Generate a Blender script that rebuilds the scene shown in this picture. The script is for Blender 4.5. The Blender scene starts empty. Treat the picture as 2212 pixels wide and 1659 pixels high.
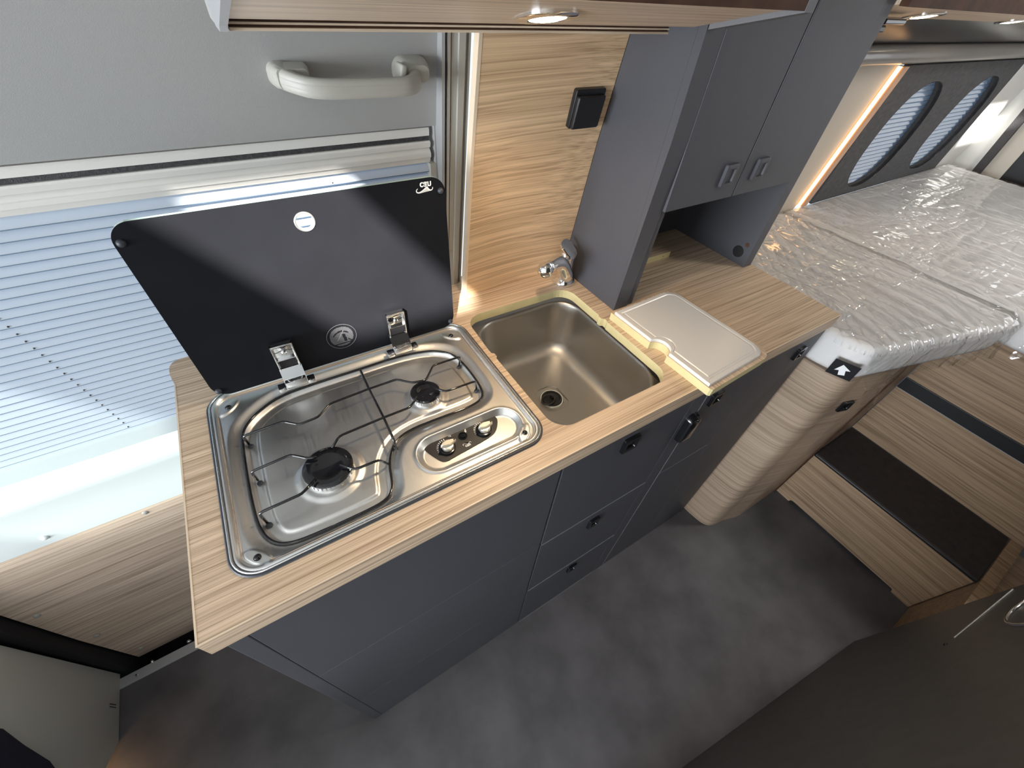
import bpy, bmesh, math, random
from mathutils import Vector, Matrix, noise
from mathutils.geometry import intersect_point_line
random.seed(7)
C = bpy.context.scene.collection
PI = math.pi
H = 0.9                      # worktop height

# ------------------------------------------------------------------ camera
cd = bpy.data.cameras.new('camera'); cam = bpy.data.objects.new('camera', cd); C.objects.link(cam)
Rr = [[0.85114, -0.33978, 0.400137], [-0.520786, -0.64226, 0.562392], [0.065902, -0.68706, -0.723606]]
m = Matrix(((Rr[0][0], -Rr[0][1], -Rr[0][2], 0.185664), (Rr[1][0], -Rr[1][1], -Rr[1][2], -0.212078),
            (Rr[2][0], -Rr[2][1], -Rr[2][2], 1.369147), (0, 0, 0, 1)))
cam.matrix_world = m
cd.sensor_width = 36; cd.lens = 875.952 / 2212 * 36; cd.clip_start = 0.01
bpy.context.scene.camera = cam
# ------------------------------------------------------------------ world, sun, daylight, added fill, exposure
w = bpy.data.worlds.new('world'); bpy.context.scene.world = w; w.use_nodes = True
bg = w.node_tree.nodes['Background']; bg.inputs[0].default_value = (0.80, 0.90, 1.0, 1); bg.inputs[1].default_value = 0.60
vs = bpy.context.scene.view_settings
vs.view_transform = 'Standard'; vs.look = 'None'; vs.gamma = 1; vs.exposure = 1.0; vs.use_curve_mapping = False
def aim(o, d): o.rotation_euler = Vector(d).to_track_quat('-Z', 'Y').to_euler()
sl = bpy.data.lights.new('sun', 'SUN'); so = bpy.data.objects.new('sun', sl); C.objects.link(so)
sl.energy = 14.5; sl.angle = math.radians(1.2); sl.color = (1, 0.96, 0.9); aim(so, (0.65, 1.0, -0.85)); so.location = (-2, -3, 4)
def area(name, loc, d, sx, sy, e, col):
    l = bpy.data.lights.new(name, 'AREA'); l.shape = 'RECTANGLE'; l.size = sx; l.size_y = sy; l.energy = e; l.color = col
    o = bpy.data.objects.new(name, l); C.objects.link(o); o.location = loc; aim(o, d); return o
area('daylight_windscreen', (-2.3, -0.45, 1.15), (1, 0.08, -0.2), 1.4, 0.75, 54, (0.88, 0.945, 1))
area('daylight_rooflight', (-0.42, -0.70, 1.93), (0.1, 0.1, -1), 0.24, 0.38, 0.8, (1, 0.98, 0.95))
area('fill_door_side', (-0.95, -1.46, 1.20), (0.1, 1, -0.25), 0.75, 0.42, 0.8, (0.97, 0.98, 1))  # added fill towards the sliding door; the wall has no window here
area('daylight_rear_window', (3.05, -0.6, 1.15), (-1, 0.25, -0.2), 0.8, 0.5, 1.5, (0.95, 0.97, 1))
area('fill_bed', (2.29, -0.66, 1.93), (0.0, 0.2, -1), 0.34, 0.24, 9.5, (1, 0.965, 0.91))  # added lamp that brightens the bed, at the added roof opening

# ------------------------------------------------------------------ materials
MATS = {}
def new_mat(name):
    mt = bpy.data.materials.new(name); mt.use_nodes = True; MATS[name] = mt
    return mt, mt.node_tree.nodes, mt.node_tree.links, mt.node_tree.nodes['Principled BSDF']
def plain(name, col, rough=0.5, metal=0.0, bump=0.0, bscale=400, var=0.0, vscale=6, spec=0.5, coat=0.0, emit=None, es=0, trans=0, sub=0):
    mt, N, L, b = new_mat(name)
    b.inputs['Base Color'].default_value = (*col, 1); b.inputs['Roughness'].default_value = rough
    b.inputs['Metallic'].default_value = metal; b.inputs['Specular IOR Level'].default_value = spec
    b.inputs['Coat Weight'].default_value = coat; b.inputs['Coat Roughness'].default_value = 0.05
    if trans: b.inputs['Transmission Weight'].default_value = trans
    tc = N.new('ShaderNodeTexCoord')
    if var:
        n = N.new('ShaderNodeTexNoise'); n.inputs['Scale'].default_value = vscale; n.inputs['Detail'].default_value = 6
        L.new(tc.outputs['Object'], n.inputs['Vector'])
        r = N.new('ShaderNodeValToRGB'); r.color_ramp.elements[0].position = 0.3; r.color_ramp.elements[1].position = 0.7
        r.color_ramp.elements[0].color = (*[c * (1 - var) for c in col], 1); r.color_ramp.elements[1].color = (*[min(1, c * (1 + var)) for c in col], 1)
        L.new(n.outputs['Fac'], r.inputs['Fac']); L.new(r.outputs['Color'], b.inputs['Base Color'])
    if bump:
        n = N.new('ShaderNodeTexNoise'); n.inputs['Scale'].default_value = bscale; n.inputs['Detail'].default_value = 4
        L.new(tc.outputs['Object'], n.inputs['Vector'])
        bp = N.new('ShaderNodeBump'); bp.inputs['Strength'].default_value = bump; bp.inputs['Distance'].default_value = 0.0005
        L.new(n.outputs['Fac'], bp.inputs['Height']); L.new(bp.outputs['Normal'], b.inputs['Normal'])
    if emit:
        b.inputs['Emission Color'].default_value = (*emit, 1); b.inputs['Emission Strength'].default_value = es
    return mt
def wood(name, sc, dark, light, rough=0.45, wave=0.0, off=(0, 0, 0), contrast=1.0):
    """sc: per-axis frequency; the grain runs along the axis with the low one"""
    mt, N, L, b = new_mat(name)
    tc = N.new('ShaderNodeTexCoord'); src = tc.outputs['Object']
    ad = N.new('ShaderNodeVectorMath'); ad.operation = 'ADD'; ad.inputs[1].default_value = off; L.new(src, ad.inputs[0]); src = ad.outputs[0]
    # slow warp so that the streaks wander
    wn = N.new('ShaderNodeTexNoise'); wn.inputs['Scale'].default_value = 2.6; wn.inputs['Detail'].default_value = 1
    L.new(src, wn.inputs['Vector'])
    sub = N.new('ShaderNodeVectorMath'); sub.operation = 'SUBTRACT'; sub.inputs[1].default_value = (0.5, 0.5, 0.5); L.new(wn.outputs['Color'], sub.inputs[0])
    scl = N.new('ShaderNodeVectorMath'); scl.operation = 'SCALE'; scl.inputs['Scale'].default_value = 0.012 + wave; L.new(sub.outputs[0], scl.inputs[0])
    wa = N.new('ShaderNodeVectorMath'); wa.operation = 'ADD'; L.new(src, wa.inputs[0]); L.new(scl.outputs[0], wa.inputs[1])
    def layer(k, s, det, lo, hi, ro=0.55):
        mp = N.new('ShaderNodeVectorMath'); mp.operation = 'MULTIPLY'; mp.inputs[1].default_value = [c * k for c in s]; L.new(wa.outputs[0], mp.inputs[0])
        n = N.new('ShaderNodeTexNoise'); n.inputs['Scale'].default_value = 1.0; n.inputs['Detail'].default_value = det; n.inputs['Roughness'].default_value = ro
        L.new(mp.outputs[0], n.inputs['Vector'])
        r = N.new('ShaderNodeMapRange'); r.inputs['From Min'].default_value = lo; r.inputs['From Max'].default_value = hi; L.new(n.outputs['Fac'], r.inputs['Value'])
        return r.outputs['Result']
    a = layer(1.0, sc, 1, 0.25, 0.75)                      # broad bands
    f = layer(2.3, [sc[i] * (0.4 if sc[i] < 10 else 1.0) for i in range(3)], 2, 0.28, 0.62, 0.5)      # fine streaks
    p = layer(5.5, [sc[i] * (0.45 if sc[i] < 10 else 1.0) for i in range(3)], 2, 0.32, 0.56, 0.5)  # pores
    def mix(x, y, wgt):
        mm = N.new('ShaderNodeMath'); mm.operation = 'MULTIPLY_ADD'; L.new(x, mm.inputs[0]); mm.inputs[1].default_value = wgt
        if y is None: mm.inputs[2].default_value = 0
        else: L.new(y, mm.inputs[2])
        return mm.outputs[0]
    s1 = mix(a, None, 0.22); s2 = mix(f, s1, 0.40); s3 = mix(p, s2, 0.38)
    r = N.new('ShaderNodeValToRGB'); e = r.color_ramp.elements
    e[0].position = 0.22; e[1].position = 0.98; e[0].color = (*dark, 1); e[1].color = (*light, 1)
    L.new(s3, r.inputs['Fac']); L.new(r.outputs['Color'], b.inputs['Base Color'])
    b.inputs['Roughness'].default_value = rough; b.inputs['Specular IOR Level'].default_value = 0.4
    bp = N.new('ShaderNodeBump'); bp.inputs['Strength'].default_value = 0.25; bp.inputs['Distance'].default_value = 0.0004
    L.new(s3, bp.inputs['Height']); L.new(bp.outputs['Normal'], b.inputs['Normal'])
    return mt
OAK_D, OAK_L = (0.33, 0.225, 0.145), (0.75, 0.58, 0.42)
wood('oak_x', (1.6, 115, 115), OAK_D, OAK_L)
wood('oak_wall', (0.9, 95, 95), (0.40, 0.255, 0.145), (0.80, 0.575, 0.36), wave=0.035, off=(3, 1, 0))
wood('oak_y', (115, 1.6, 115), OAK_D, OAK_L, off=(1, 2, 3))
wood('oak_door', (2.2, 75, 75), (0.40, 0.29, 0.21), (0.80, 0.64, 0.50), off=(7, 0, 2))
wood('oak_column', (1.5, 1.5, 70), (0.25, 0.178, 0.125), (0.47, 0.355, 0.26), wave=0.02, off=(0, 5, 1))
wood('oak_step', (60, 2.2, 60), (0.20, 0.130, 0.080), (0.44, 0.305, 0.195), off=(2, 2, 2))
wood('oak_locker', (2.2, 85, 85), (0.46, 0.35, 0.25), (0.80, 0.64, 0.49), off=(9, 9, 9))
plain('oak_edging', (0.72, 0.58, 0.43), 0.4)
plain('raw_plywood_edge', (0.60, 0.52, 0.28), 0.55, var=0.06, vscale=40)
plain('brown_edge', (0.075, 0.036, 0.022), 0.6, spec=0.15, var=0.3, vscale=30)
plain('anthracite', (0.062, 0.062, 0.072), 0.5, bump=0.25, bscale=900, var=0.06, vscale=3)
plain('anthracite_light', (0.14, 0.14, 0.148), 0.5, bump=0.3, bscale=900)
plain('gap_black', (0.006, 0.006, 0.008), 0.7)
plain('black_plastic', (0.012, 0.012, 0.014), 0.38, bump=0.3, bscale=1500)
plain('black_gloss', (0.008, 0.008, 0.009), 0.12)
plain('black_enamel', (0.010, 0.010, 0.012), 0.09, coat=0.5)
plain('rubber', (0.03, 0.035, 0.045), 0.5)
plain('floor_vinyl', (0.080, 0.073, 0.077), 0.6, bump=0.4, bscale=500, var=0.32, vscale=9)
plain('grey_liner', (0.31, 0.305, 0.295), 0.75, bump=0.2, bscale=1200)
plain('grey_plastic', (0.58, 0.57, 0.52), 0.42, bump=0.3, bscale=1500)
plain('cream_plastic', (0.38, 0.365, 0.325), 0.45, bump=0.35, bscale=1500)
plain('cream_light', (0.66, 0.64, 0.60), 0.4, bump=0.15, bscale=1500)
plain('white_plastic', (0.70, 0.74, 0.73), 0.35, bump=0.15, bscale=900)
plain('aluminium', (0.62, 0.62, 0.61), 0.34, 0.85)
plain('aluminium_flat', (0.42, 0.42, 0.43), 0.45, 0.4)
plain('seal_dark', (0.035, 0.033, 0.035), 0.7, bump=1.0, bscale=700, var=0.5, vscale=300)
plain('white_board', (0.62, 0.60, 0.58), 0.28, bump=0.15, bscale=700)
plain('chrome', (0.88, 0.88, 0.88), 0.05, 1.0)
plain('satin_metal', (0.66, 0.64, 0.58), 0.42, 1.0)
plain('white_print', (0.85, 0.86, 0.87), 0.5)
plain('grey_print', (0.16, 0.16, 0.17), 0.4)
plain('rearwall_white', (0.62, 0.62, 0.60), 0.6, bump=0.3, bscale=800)
plain('beige_trim', (0.50, 0.46, 0.40), 0.6)
plain('felt_grey', (0.060, 0.060, 0.064), 0.9, bump=1.0, bscale=900, var=0.25, vscale=90)
plain('valance', (0.34, 0.32, 0.30), 0.28, coat=0.2)
plain('dark_gloss', (0.016, 0.013, 0.010), 0.30, spec=0.3)
plain('copper_trim', (0.55, 0.34, 0.22), 0.4)
plain('step_carpet', (0.030, 0.022, 0.020), 0.8, bump=0.8, bscale=700, var=0.25, vscale=50)
plain('mattress_cloth', (0.74, 0.72, 0.71), 0.85, bump=0.4, bscale=900)
plain('pleat_fold_shade', (0.13, 0.19, 0.27), 0.8)  # fold shadow put into the colour of each pleat's lower faces
plain('beige_wall', (0.50, 0.46, 0.40), 0.55, bump=0.3, bscale=800)
plain('navy_fabric', (0.012, 0.013, 0.03), 0.9)
plain('lamp_lens', (1, 1, 1), 0.3, emit=(1, 0.86, 0.66), es=14)
plain('lamp_lens_far', (1, 1, 1), 0.3, emit=(1, 0.80, 0.52), es=9)
plain('led_warm', (1, 0.8, 0.6), 0.4, emit=(1, 0.56, 0.24), es=2.0)
plain('ceiling_white', (0.75, 0.75, 0.73), 0.7)
plain('bathroom_grey', (0.10, 0.093, 0.088), 0.45, bump=0.5, bscale=600, var=0.12, vscale=40)
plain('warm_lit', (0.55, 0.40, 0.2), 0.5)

def steel(name, col, rough, axis_scale):
    mt, N, L, b = new_mat(name)
    b.inputs['Base Color'].default_value = (*col, 1); b.inputs['Metallic'].default_value = 1; b.inputs['Roughness'].default_value = rough
    tc = N.new('ShaderNodeTexCoord'); mp = N.new('ShaderNodeVectorMath'); mp.operation = 'MULTIPLY'; mp.inputs[1].default_value = axis_scale
    n = N.new('ShaderNodeTexNoise'); n.inputs['Scale'].default_value = 1; n.inputs['Detail'].default_value = 3
    L.new(tc.outputs['Object'], mp.inputs[0]); L.new(mp.outputs[0], n.inputs['Vector'])
    bp = N.new('ShaderNodeBump'); bp.inputs['Strength'].default_value = 0.06; bp.inputs['Distance'].default_value = 0.0003
    L.new(n.outputs['Fac'], bp.inputs['Height']); L.new(bp.outputs['Normal'], b.inputs['Normal'])
    r = N.new('ShaderNodeMapRange'); r.inputs['To Min'].default_value = rough * 0.8; r.inputs['To Max'].default_value = rough * 1.25
    L.new(n.outputs['Fac'], r.inputs['Value']); L.new(r.outputs['Result'], b.inputs['Roughness'])
steel('steel_tray', (0.74, 0.73, 0.71), 0.36, (700, 30, 300))
steel('steel_bowl', (0.50, 0.485, 0.46), 0.40, (500, 500, 500))
steel('steel_burner', (0.75, 0.75, 0.74), 0.25, (50, 50, 900))

# black glass: dusty gloss
mt, N, L, b = new_mat('black_glass')
b.inputs['Base Color'].default_value = (0.020, 0.021, 0.025, 1); b.inputs['Roughness'].default_value = 0.35
b.inputs['Coat Weight'].default_value = 0.0; b.inputs['Roughness'].default_value = 0.5; b.inputs['Specular IOR Level'].default_value = 0.03
tc = N.new('ShaderNodeTexCoord'); n = N.new('ShaderNodeTexNoise'); n.inputs['Scale'].default_value = 14; n.inputs['Detail'].default_value = 8
L.new(tc.outputs['Object'], n.inputs['Vector'])
r = N.new('ShaderNodeValToRGB'); r.color_ramp.elements[0].position = 0.35; r.color_ramp.elements[1].position = 0.75
r.color_ramp.elements[0].color = (0.0098, 0.0102, 0.0125, 1); r.color_ramp.elements[1].color = (0.0120, 0.0126, 0.0152, 1)
L.new(n.outputs['Fac'], r.inputs['Fac']); L.new(r.outputs['Color'], b.inputs['Base Color'])
mt, N, L, b = new_mat('glass_edge')
b.inputs['Base Color'].default_value = (0.45, 0.62, 0.55, 1); b.inputs['Roughness'].default_value = 0.15; b.inputs['Coat Weight'].default_value = 1

# pleated blind cloth: lets daylight through
mt, N, L, b = new_mat('blind_cloth')
out = N['Material Output']; N.remove(b)
d = N.new('ShaderNodeBsdfDiffuse'); d.inputs[0].default_value = (0.65, 0.69, 0.73, 1)
t = N.new('ShaderNodeBsdfTranslucent'); t.inputs[0].default_value = (0.62, 0.74, 0.92, 1)
mx = N.new('ShaderNodeMixShader'); mx.inputs[0].default_value = 0.36
L.new(d.outputs[0], mx.inputs[1]); L.new(t.outputs[0], mx.inputs[2]); L.new(mx.outputs[0], out.inputs[0])
# window pane
mt, N, L, b = new_mat('window_pane')
out = N['Material Output']; N.remove(b)
g = N.new('ShaderNodeBsdfGlossy'); g.inputs['Roughness'].default_value = 0.02
t = N.new('ShaderNodeBsdfTransparent'); t.inputs[0].default_value = (0.88, 0.93, 0.93, 1)
mx = N.new('ShaderNodeMixShader'); mx.inputs[0].default_value = 0.08
L.new(t.outputs[0], mx.inputs[1]); L.new(g.outputs[0], mx.inputs[2]); L.new(mx.outputs[0], out.inputs[0])
mt, N, L, b = new_mat('sun_dimmer')  # added dimming sheet, weakens the sun that reaches the window sill
out = N['Material Output']; N.remove(b)
t = N.new('ShaderNodeBsdfTransparent'); t.inputs[0].default_value = (0.26, 0.28, 0.28, 1); L.new(t.outputs[0], out.inputs[0])
# clear protective film
mt, N, L, b = new_mat('clear_film')
out = N['Material Output']; N.remove(b)
tc = N.new('ShaderNodeTexCoord')
def stretched(sc, det, rot):
    mp = N.new('ShaderNodeMapping'); mp.inputs['Rotation'].default_value = (0, 0, rot); mp.inputs['Scale'].default_value = sc
    L.new(tc.outputs['Object'], mp.inputs['Vector'])
    n = N.new('ShaderNodeTexNoise'); n.inputs['Scale'].default_value = 1; n.inputs['Detail'].default_value = det; n.inputs['Distortion'].default_value = 0.6
    L.new(mp.outputs[0], n.inputs['Vector'])
    a = N.new('ShaderNodeMath'); a.operation = 'SUBTRACT'; L.new(n.outputs['Fac'], a.inputs[0]); a.inputs[1].default_value = 0.5
    ab = N.new('ShaderNodeMath'); ab.operation = 'ABSOLUTE'; L.new(a.outputs[0], ab.inputs[0])
    return ab.outputs[0]
s1 = stretched((8, 1.6, 3), 1, 0.5); s2 = stretched((2.0, 10, 3), 2, -0.35); s3 = stretched((15, 11, 15), 1, 0.9)
def crease(x, p):
    c1 = N.new('ShaderNodeMath'); c1.operation = 'MULTIPLY_ADD'; L.new(x, c1.inputs[0]); c1.inputs[1].default_value = -13.0; c1.inputs[2].default_value = 1.0; c1.use_clamp = True
    c2_ = N.new('ShaderNodeMath'); c2_.operation = 'POWER'; L.new(c1.outputs[0], c2_.inputs[0]); c2_.inputs[1].default_value = p; return c2_.outputs[0]
a1 = N.new('ShaderNodeMath'); a1.operation = 'ADD'; L.new(crease(s1, 1.6), a1.inputs[0]); L.new(crease(s2, 1.6), a1.inputs[1])
a2 = N.new('ShaderNodeMath'); a2.operation = 'MULTIPLY_ADD'; L.new(crease(s3, 1.4), a2.inputs[0]); a2.inputs[1].default_value = 0.35; L.new(a1.outputs[0], a2.inputs[2])
bp = N.new('ShaderNodeBump'); bp.inputs['Strength'].default_value = 1.0; bp.inputs['Distance'].default_value = 0.004; L.new(a2.outputs[0], bp.inputs['Height'])
g = N.new('ShaderNodeBsdfGlossy'); g.inputs['Roughness'].default_value = 0.10; L.new(bp.outputs[0], g.inputs['Normal'])
t = N.new('ShaderNodeBsdfTransparent'); t.inputs[0].default_value = (0.97, 0.97, 0.97, 1)
fr = N.new('ShaderNodeFresnel'); fr.inputs['IOR'].default_value = 1.5; L.new(bp.outputs[0], fr.inputs['Normal'])
fm = N.new('ShaderNodeMath'); fm.operation = 'MULTIPLY_ADD'; L.new(fr.outputs[0], fm.inputs[0]); fm.inputs[1].default_value = 1.3; fm.inputs[2].default_value = 0.02
cl = N.new('ShaderNodeClamp'); cl.inputs['Max'].default_value = 0.34; L.new(fm.outputs[0], cl.inputs[0])
mx = N.new('ShaderNodeMixShader'); L.new(cl.outputs[0], mx.inputs[0])
L.new(t.outputs[0], mx.inputs[1]); L.new(g.outputs[0], mx.inputs[2]); L.new(mx.outputs[0], out.inputs[0])

# ------------------------------------------------------------------ helpers
def wloc(o):
    v = Vector((0, 0, 0))
    while o: v += o.location; o = o.parent
    return v
def obj(name, bm, mat, parent=None, smooth=False, **props):
    """links one bmesh (in world coordinates) as ONE mesh object"""
    me = bpy.data.meshes.new(name)
    if isinstance(bm, bpy.types.Mesh): me = bm
    else:
        bmesh.ops.recalc_face_normals(bm, faces=bm.faces); bm.to_mesh(me); bm.free()
    vs_ = [v.co for v in me.vertices]
    if parent is not None:
        off = wloc(parent); loc = Vector((0, 0, 0))
    else:
        lo = Vector([min(c[i] for c in vs_) for i in range(3)]); hi = Vector([max(c[i] for c in vs_) for i in range(3)])
        off = Vector(((lo.x + hi.x) / 2, (lo.y + hi.y) / 2, lo.z)); loc = off
    me.transform(Matrix.Translation(-off))
    o = bpy.data.objects.new(name, me); C.objects.link(o); o.location = loc
    if parent is not None: o.parent = parent
    for mm in (mat if isinstance(mat, (list, tuple)) else [mat]): me.materials.append(MATS[mm])
    if smooth:
        me.shade_smooth()
        if smooth != True: me.set_sharp_from_angle(angle=math.radians(smooth))
    for k, v in props.items(): o[k] = v
    return o
def thing(name, label, cat, loc=(0, 0, 0), group=None):
    o = bpy.data.objects.new(name, None); C.objects.link(o); o.location = loc; o.empty_display_size = 0.05
    o['label'] = label; o['category'] = cat
    if group: o['group'] = group
    return o
def bm_new(): return bmesh.new()
def box(bm, x0, x1, y0, y1, z0, z1, bev=0.0, seg=2):
    r = bmesh.ops.create_cube(bm, size=1.0)
    M = Matrix.Translation(((x0 + x1) / 2, (y0 + y1) / 2, (z0 + z1) / 2)) @ Matrix.Diagonal((x1 - x0, y1 - y0, z1 - z0, 1))
    bmesh.ops.transform(bm, matrix=M, verts=r['verts'])
    if bev:
        es = list({e for v in r['verts'] for e in v.link_edges})
        bmesh.ops.bevel(bm, geom=es, offset=bev, segments=seg, affect='EDGES', profile=0.5)
    return bm
def boxo(name, mat, parent, *a, bev=0.0, **k): return obj(name, box(bm_new(), *a, bev=bev), mat, parent, **k)
def prism(bm, pts, f0, f1):
    """pts: list of 2D points; f0/f1 map (a,b)->3D for the two caps"""
    v0 = [bm.verts.new(f0(*p)) for p in pts]; v1 = [bm.verts.new(f1(*p)) for p in pts]
    bm.faces.new(v0); bm.faces.new(list(reversed(v1))); n = len(pts)
    for i in range(n): bm.faces.new((v0[i], v1[i], v1[(i + 1) % n], v0[(i + 1) % n]))
    return bm
def prism_z(bm, pts, z0, z1): return prism(bm, pts, lambda a, b: (a, b, z0), lambda a, b: (a, b, z1))
def prism_x(bm, pts, x0, x1): return prism(bm, pts, lambda a, b: (x0, a, b), lambda a, b: (x1, a, b))   # pts are (y, z)
def rrect(x0, x1, y0, y1, r, n=6, rs=None):
    rs = rs or (r, r, r, r); out = []          # corners: x0y0, x1y0, x1y1, x0y1
    for (cx, cy, a0, rr) in ((x0, y0, 180, rs[0]), (x1, y0, 270, rs[1]), (x1, y1, 0, rs[2]), (x0, y1, 90, rs[3])):
        ox = cx + rr if cx == x0 else cx - rr; oy = cy + rr if cy == y0 else cy - rr
        if rr <= 1e-6: out.append((cx, cy)); continue
        for i in range(n + 1):
            a = math.radians(a0 + 90 * i / n); out.append((ox + rr * math.cos(a), oy + rr * math.sin(a)))
    return out
def circle(cx, cy, r, n=32, ry=None): return [(cx + r * math.cos(2 * PI * i / n), cy + (ry or r) * math.sin(2 * PI * i / n)) for i in range(n)]
def plate(outer, holes, t, bev=0.0):
    """flat plate with holes in the XY plane, z from 0 to t, as a mesh"""
    cu = bpy.data.curves.new('tmp', 'CURVE'); cu.dimensions = '2D'; cu.fill_mode = 'BOTH'; cu.extrude = t / 2
    for pts in [outer] + list(holes):
        s = cu.splines.new('POLY'); s.points.add(len(pts) - 1)
        for i, p in enumerate(pts): s.points[i].co = (p[0], p[1], 0, 1)
        s.use_cyclic_u = True
    o = bpy.data.objects.new('tmp', cu); C.objects.link(o)
    dg = bpy.context.evaluated_depsgraph_get(); me = bpy.data.meshes.new_from_object(o.evaluated_get(dg))
    C.objects.unlink(o); bpy.data.objects.remove(o); bpy.data.curves.remove(cu); me.materials.clear()
    bm = bmesh.new(); bm.from_mesh(me); bpy.data.meshes.remove(me)
    bmesh.ops.remove_doubles(bm, verts=bm.verts, dist=1e-6)
    bmesh.ops.translate(bm, verts=bm.verts, vec=(0, 0, t / 2))
    for f in bm.faces: f.smooth = False
    return bm
def xform(bm, M): bmesh.ops.transform(bm, matrix=M, verts=bm.verts); return bm
def tube(bm, pts, r, n=8, cap=True, closed=False, rs=None):
    pts = [Vector(p) for p in pts]; N_ = len(pts); rings = []
    up = Vector((0, 0, 1)); prev = None
    for i, p in enumerate(pts):
        if closed: t_ = (pts[(i + 1) % N_] - pts[i - 1]).normalized()
        else: t_ = (pts[min(i + 1, N_ - 1)] - pts[max(i - 1, 0)]).normalized()
        if prev is None:
            a = t_.cross(up); a = a if a.length > 0.01 else t_.cross(Vector((1, 0, 0))); a.normalize()
        else:
            a = prev - t_ * prev.dot(t_); a.normalize()
        prev = a; b_ = t_.cross(a); rr = rs[i] if rs else r
        rings.append([bm.verts.new(p + (a * math.cos(2 * PI * k / n) + b_ * math.sin(2 * PI * k / n)) * rr) for k in range(n)])
    rng = range(N_ if closed else N_ - 1)
    for i in rng:
        A, B = rings[i], rings[(i + 1) % N_]
        for k in range(n): bm.faces.new((A[k], A[(k + 1) % n], B[(k + 1) % n], B[k]))
    if cap and not closed: bm.faces.new(rings[0]); bm.faces.new(list(reversed(rings[-1])))
    return bm
def smooth_path(pts, it=2, closed=False):
    """Chaikin corner rounding"""
    pts = [Vector(p) for p in pts]
    for _ in range(it):
        q = []; n = len(pts)
        if not closed: q.append(pts[0])
        for i in range(n if closed else n - 1):
            a, b_ = pts[i], pts[(i + 1) % n]
            q += [a.lerp(b_, 0.25), a.lerp(b_, 0.75)]
        if not closed: q.append(pts[-1])
        pts = q
    return pts
def lathe(bm, prof, cx, cy, n=40):
    """prof: list of (r, z)"""
    rings = []
    for r_, z_ in prof:
        if r_ < 1e-6: rings.append([bm.verts.new((cx, cy, z_))])
        else: rings.append([bm.verts.new((cx + r_ * math.cos(2 * PI * k / n), cy + r_ * math.sin(2 * PI * k / n), z_)) for k in range(n)])
    for A, B in zip(rings, rings[1:]):
        for k in range(n):
            k2 = (k + 1) % n
            if len(A) == 1 and len(B) == 1: continue
            if len(A) == 1: bm.faces.new((A[0], B[k2], B[k]))
            elif len(B) == 1: bm.faces.new((A[k], A[k2], B[0]))
            else: bm.faces.new((A[k], A[k2], B[k2], B[k]))
    return bm
def loft(bm, loops, cap0=False, cap1=False, closed=True):
    R_ = [[bm.verts.new(p) for p in lp] for lp in loops]; n = len(R_[0])
    for A, B in zip(R_, R_[1:]):
        for k in range(n if closed else n - 1): bm.faces.new((A[k], A[(k + 1) % n], B[(k + 1) % n], B[k]))
    if cap0: bm.faces.new(R_[0])
    if cap1: bm.faces.new(list(reversed(R_[-1])))
    return bm
def text_bm(s, size, depth=0.0002):
    cu = bpy.data.curves.new('t', 'FONT'); cu.body = s; cu.size = size; cu.extrude = depth; cu.align_x = 'CENTER'; cu.align_y = 'CENTER'; cu.offset = size * 0.02
    o = bpy.data.objects.new('t', cu); C.objects.link(o)
    dg = bpy.context.evaluated_depsgraph_get(); me = bpy.data.meshes.new_from_object(o.evaluated_get(dg))
    C.objects.unlink(o); bpy.data.objects.remove(o)
    bm = bmesh.new(); bm.from_mesh(me); return bm
def struct(name, bm, mat, parent=None, **k):
    o = obj(name, bm, mat, parent, **k)
    if parent is None: o['kind'] = 'structure'
    return o
def sroot(name, loc=(0, 0, 0)):
    o = bpy.data.objects.new(name, None); C.objects.link(o); o.location = loc; o['kind'] = 'structure'; return o
def copy_tree(o, parent=None):
    c = o.copy(); C.objects.link(c); c.parent = parent
    for ch in [x for x in bpy.data.objects if x.parent == o and x != c]: copy_tree(ch, c)
    return c
def yw(z, y0=0.465): return y0 - 0.13 * (z - 0.84)          # the body side leans inwards

# ================================================================== THE SETTING
# floor (steps down to a black well in front of the sliding door)
bm = bm_new(); box(bm, -2.4, 3.2, -1.5, 0.424, -0.03, 0.0); box(bm, 0.02, 3.2, 0.4241, 0.60, -0.03, 0.0)
struct('floor', bm, 'floor_vinyl')
bm = bm_new(); box(bm, -2.4, 0.02, 0.424, 0.9, -0.16, -0.14); box(bm, -2.4, 0.02, 0.424, 0.43, -0.14, -0.031)
struct('floor_door_well', bm, 'gap_black')
sill = boxo('door_sill_strip', 'aluminium_flat', None, -1.2, 0.0, 0.3975, 0.4235, 0.0, 0.004, bev=0.001)
sill['label'] = 'bare aluminium strip screwed along the floor edge at the sliding door'; sill['category'] = 'trim strip'
bm = bm_new()
for x in (-0.49, -0.33, -0.17): lathe(bm, [(0, 0.0055), (0.003, 0.005), (0.004, 0.004)], x, 0.411, 12)
obj('screw', bm, 'chrome', sill)
bm = bm_new()
for x, z in ((-0.47, -0.03), (-0.44, -0.045), (-0.38, -0.02)): lathe(bm, [(0, z + .006), (0.004, z + .004), (0.006, z)], x, 0.44, 10)
for f in list(bm.verts): pass
o = obj('door_runner_bolt', bm, 'chrome', None); o['kind'] = 'structure'

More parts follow.
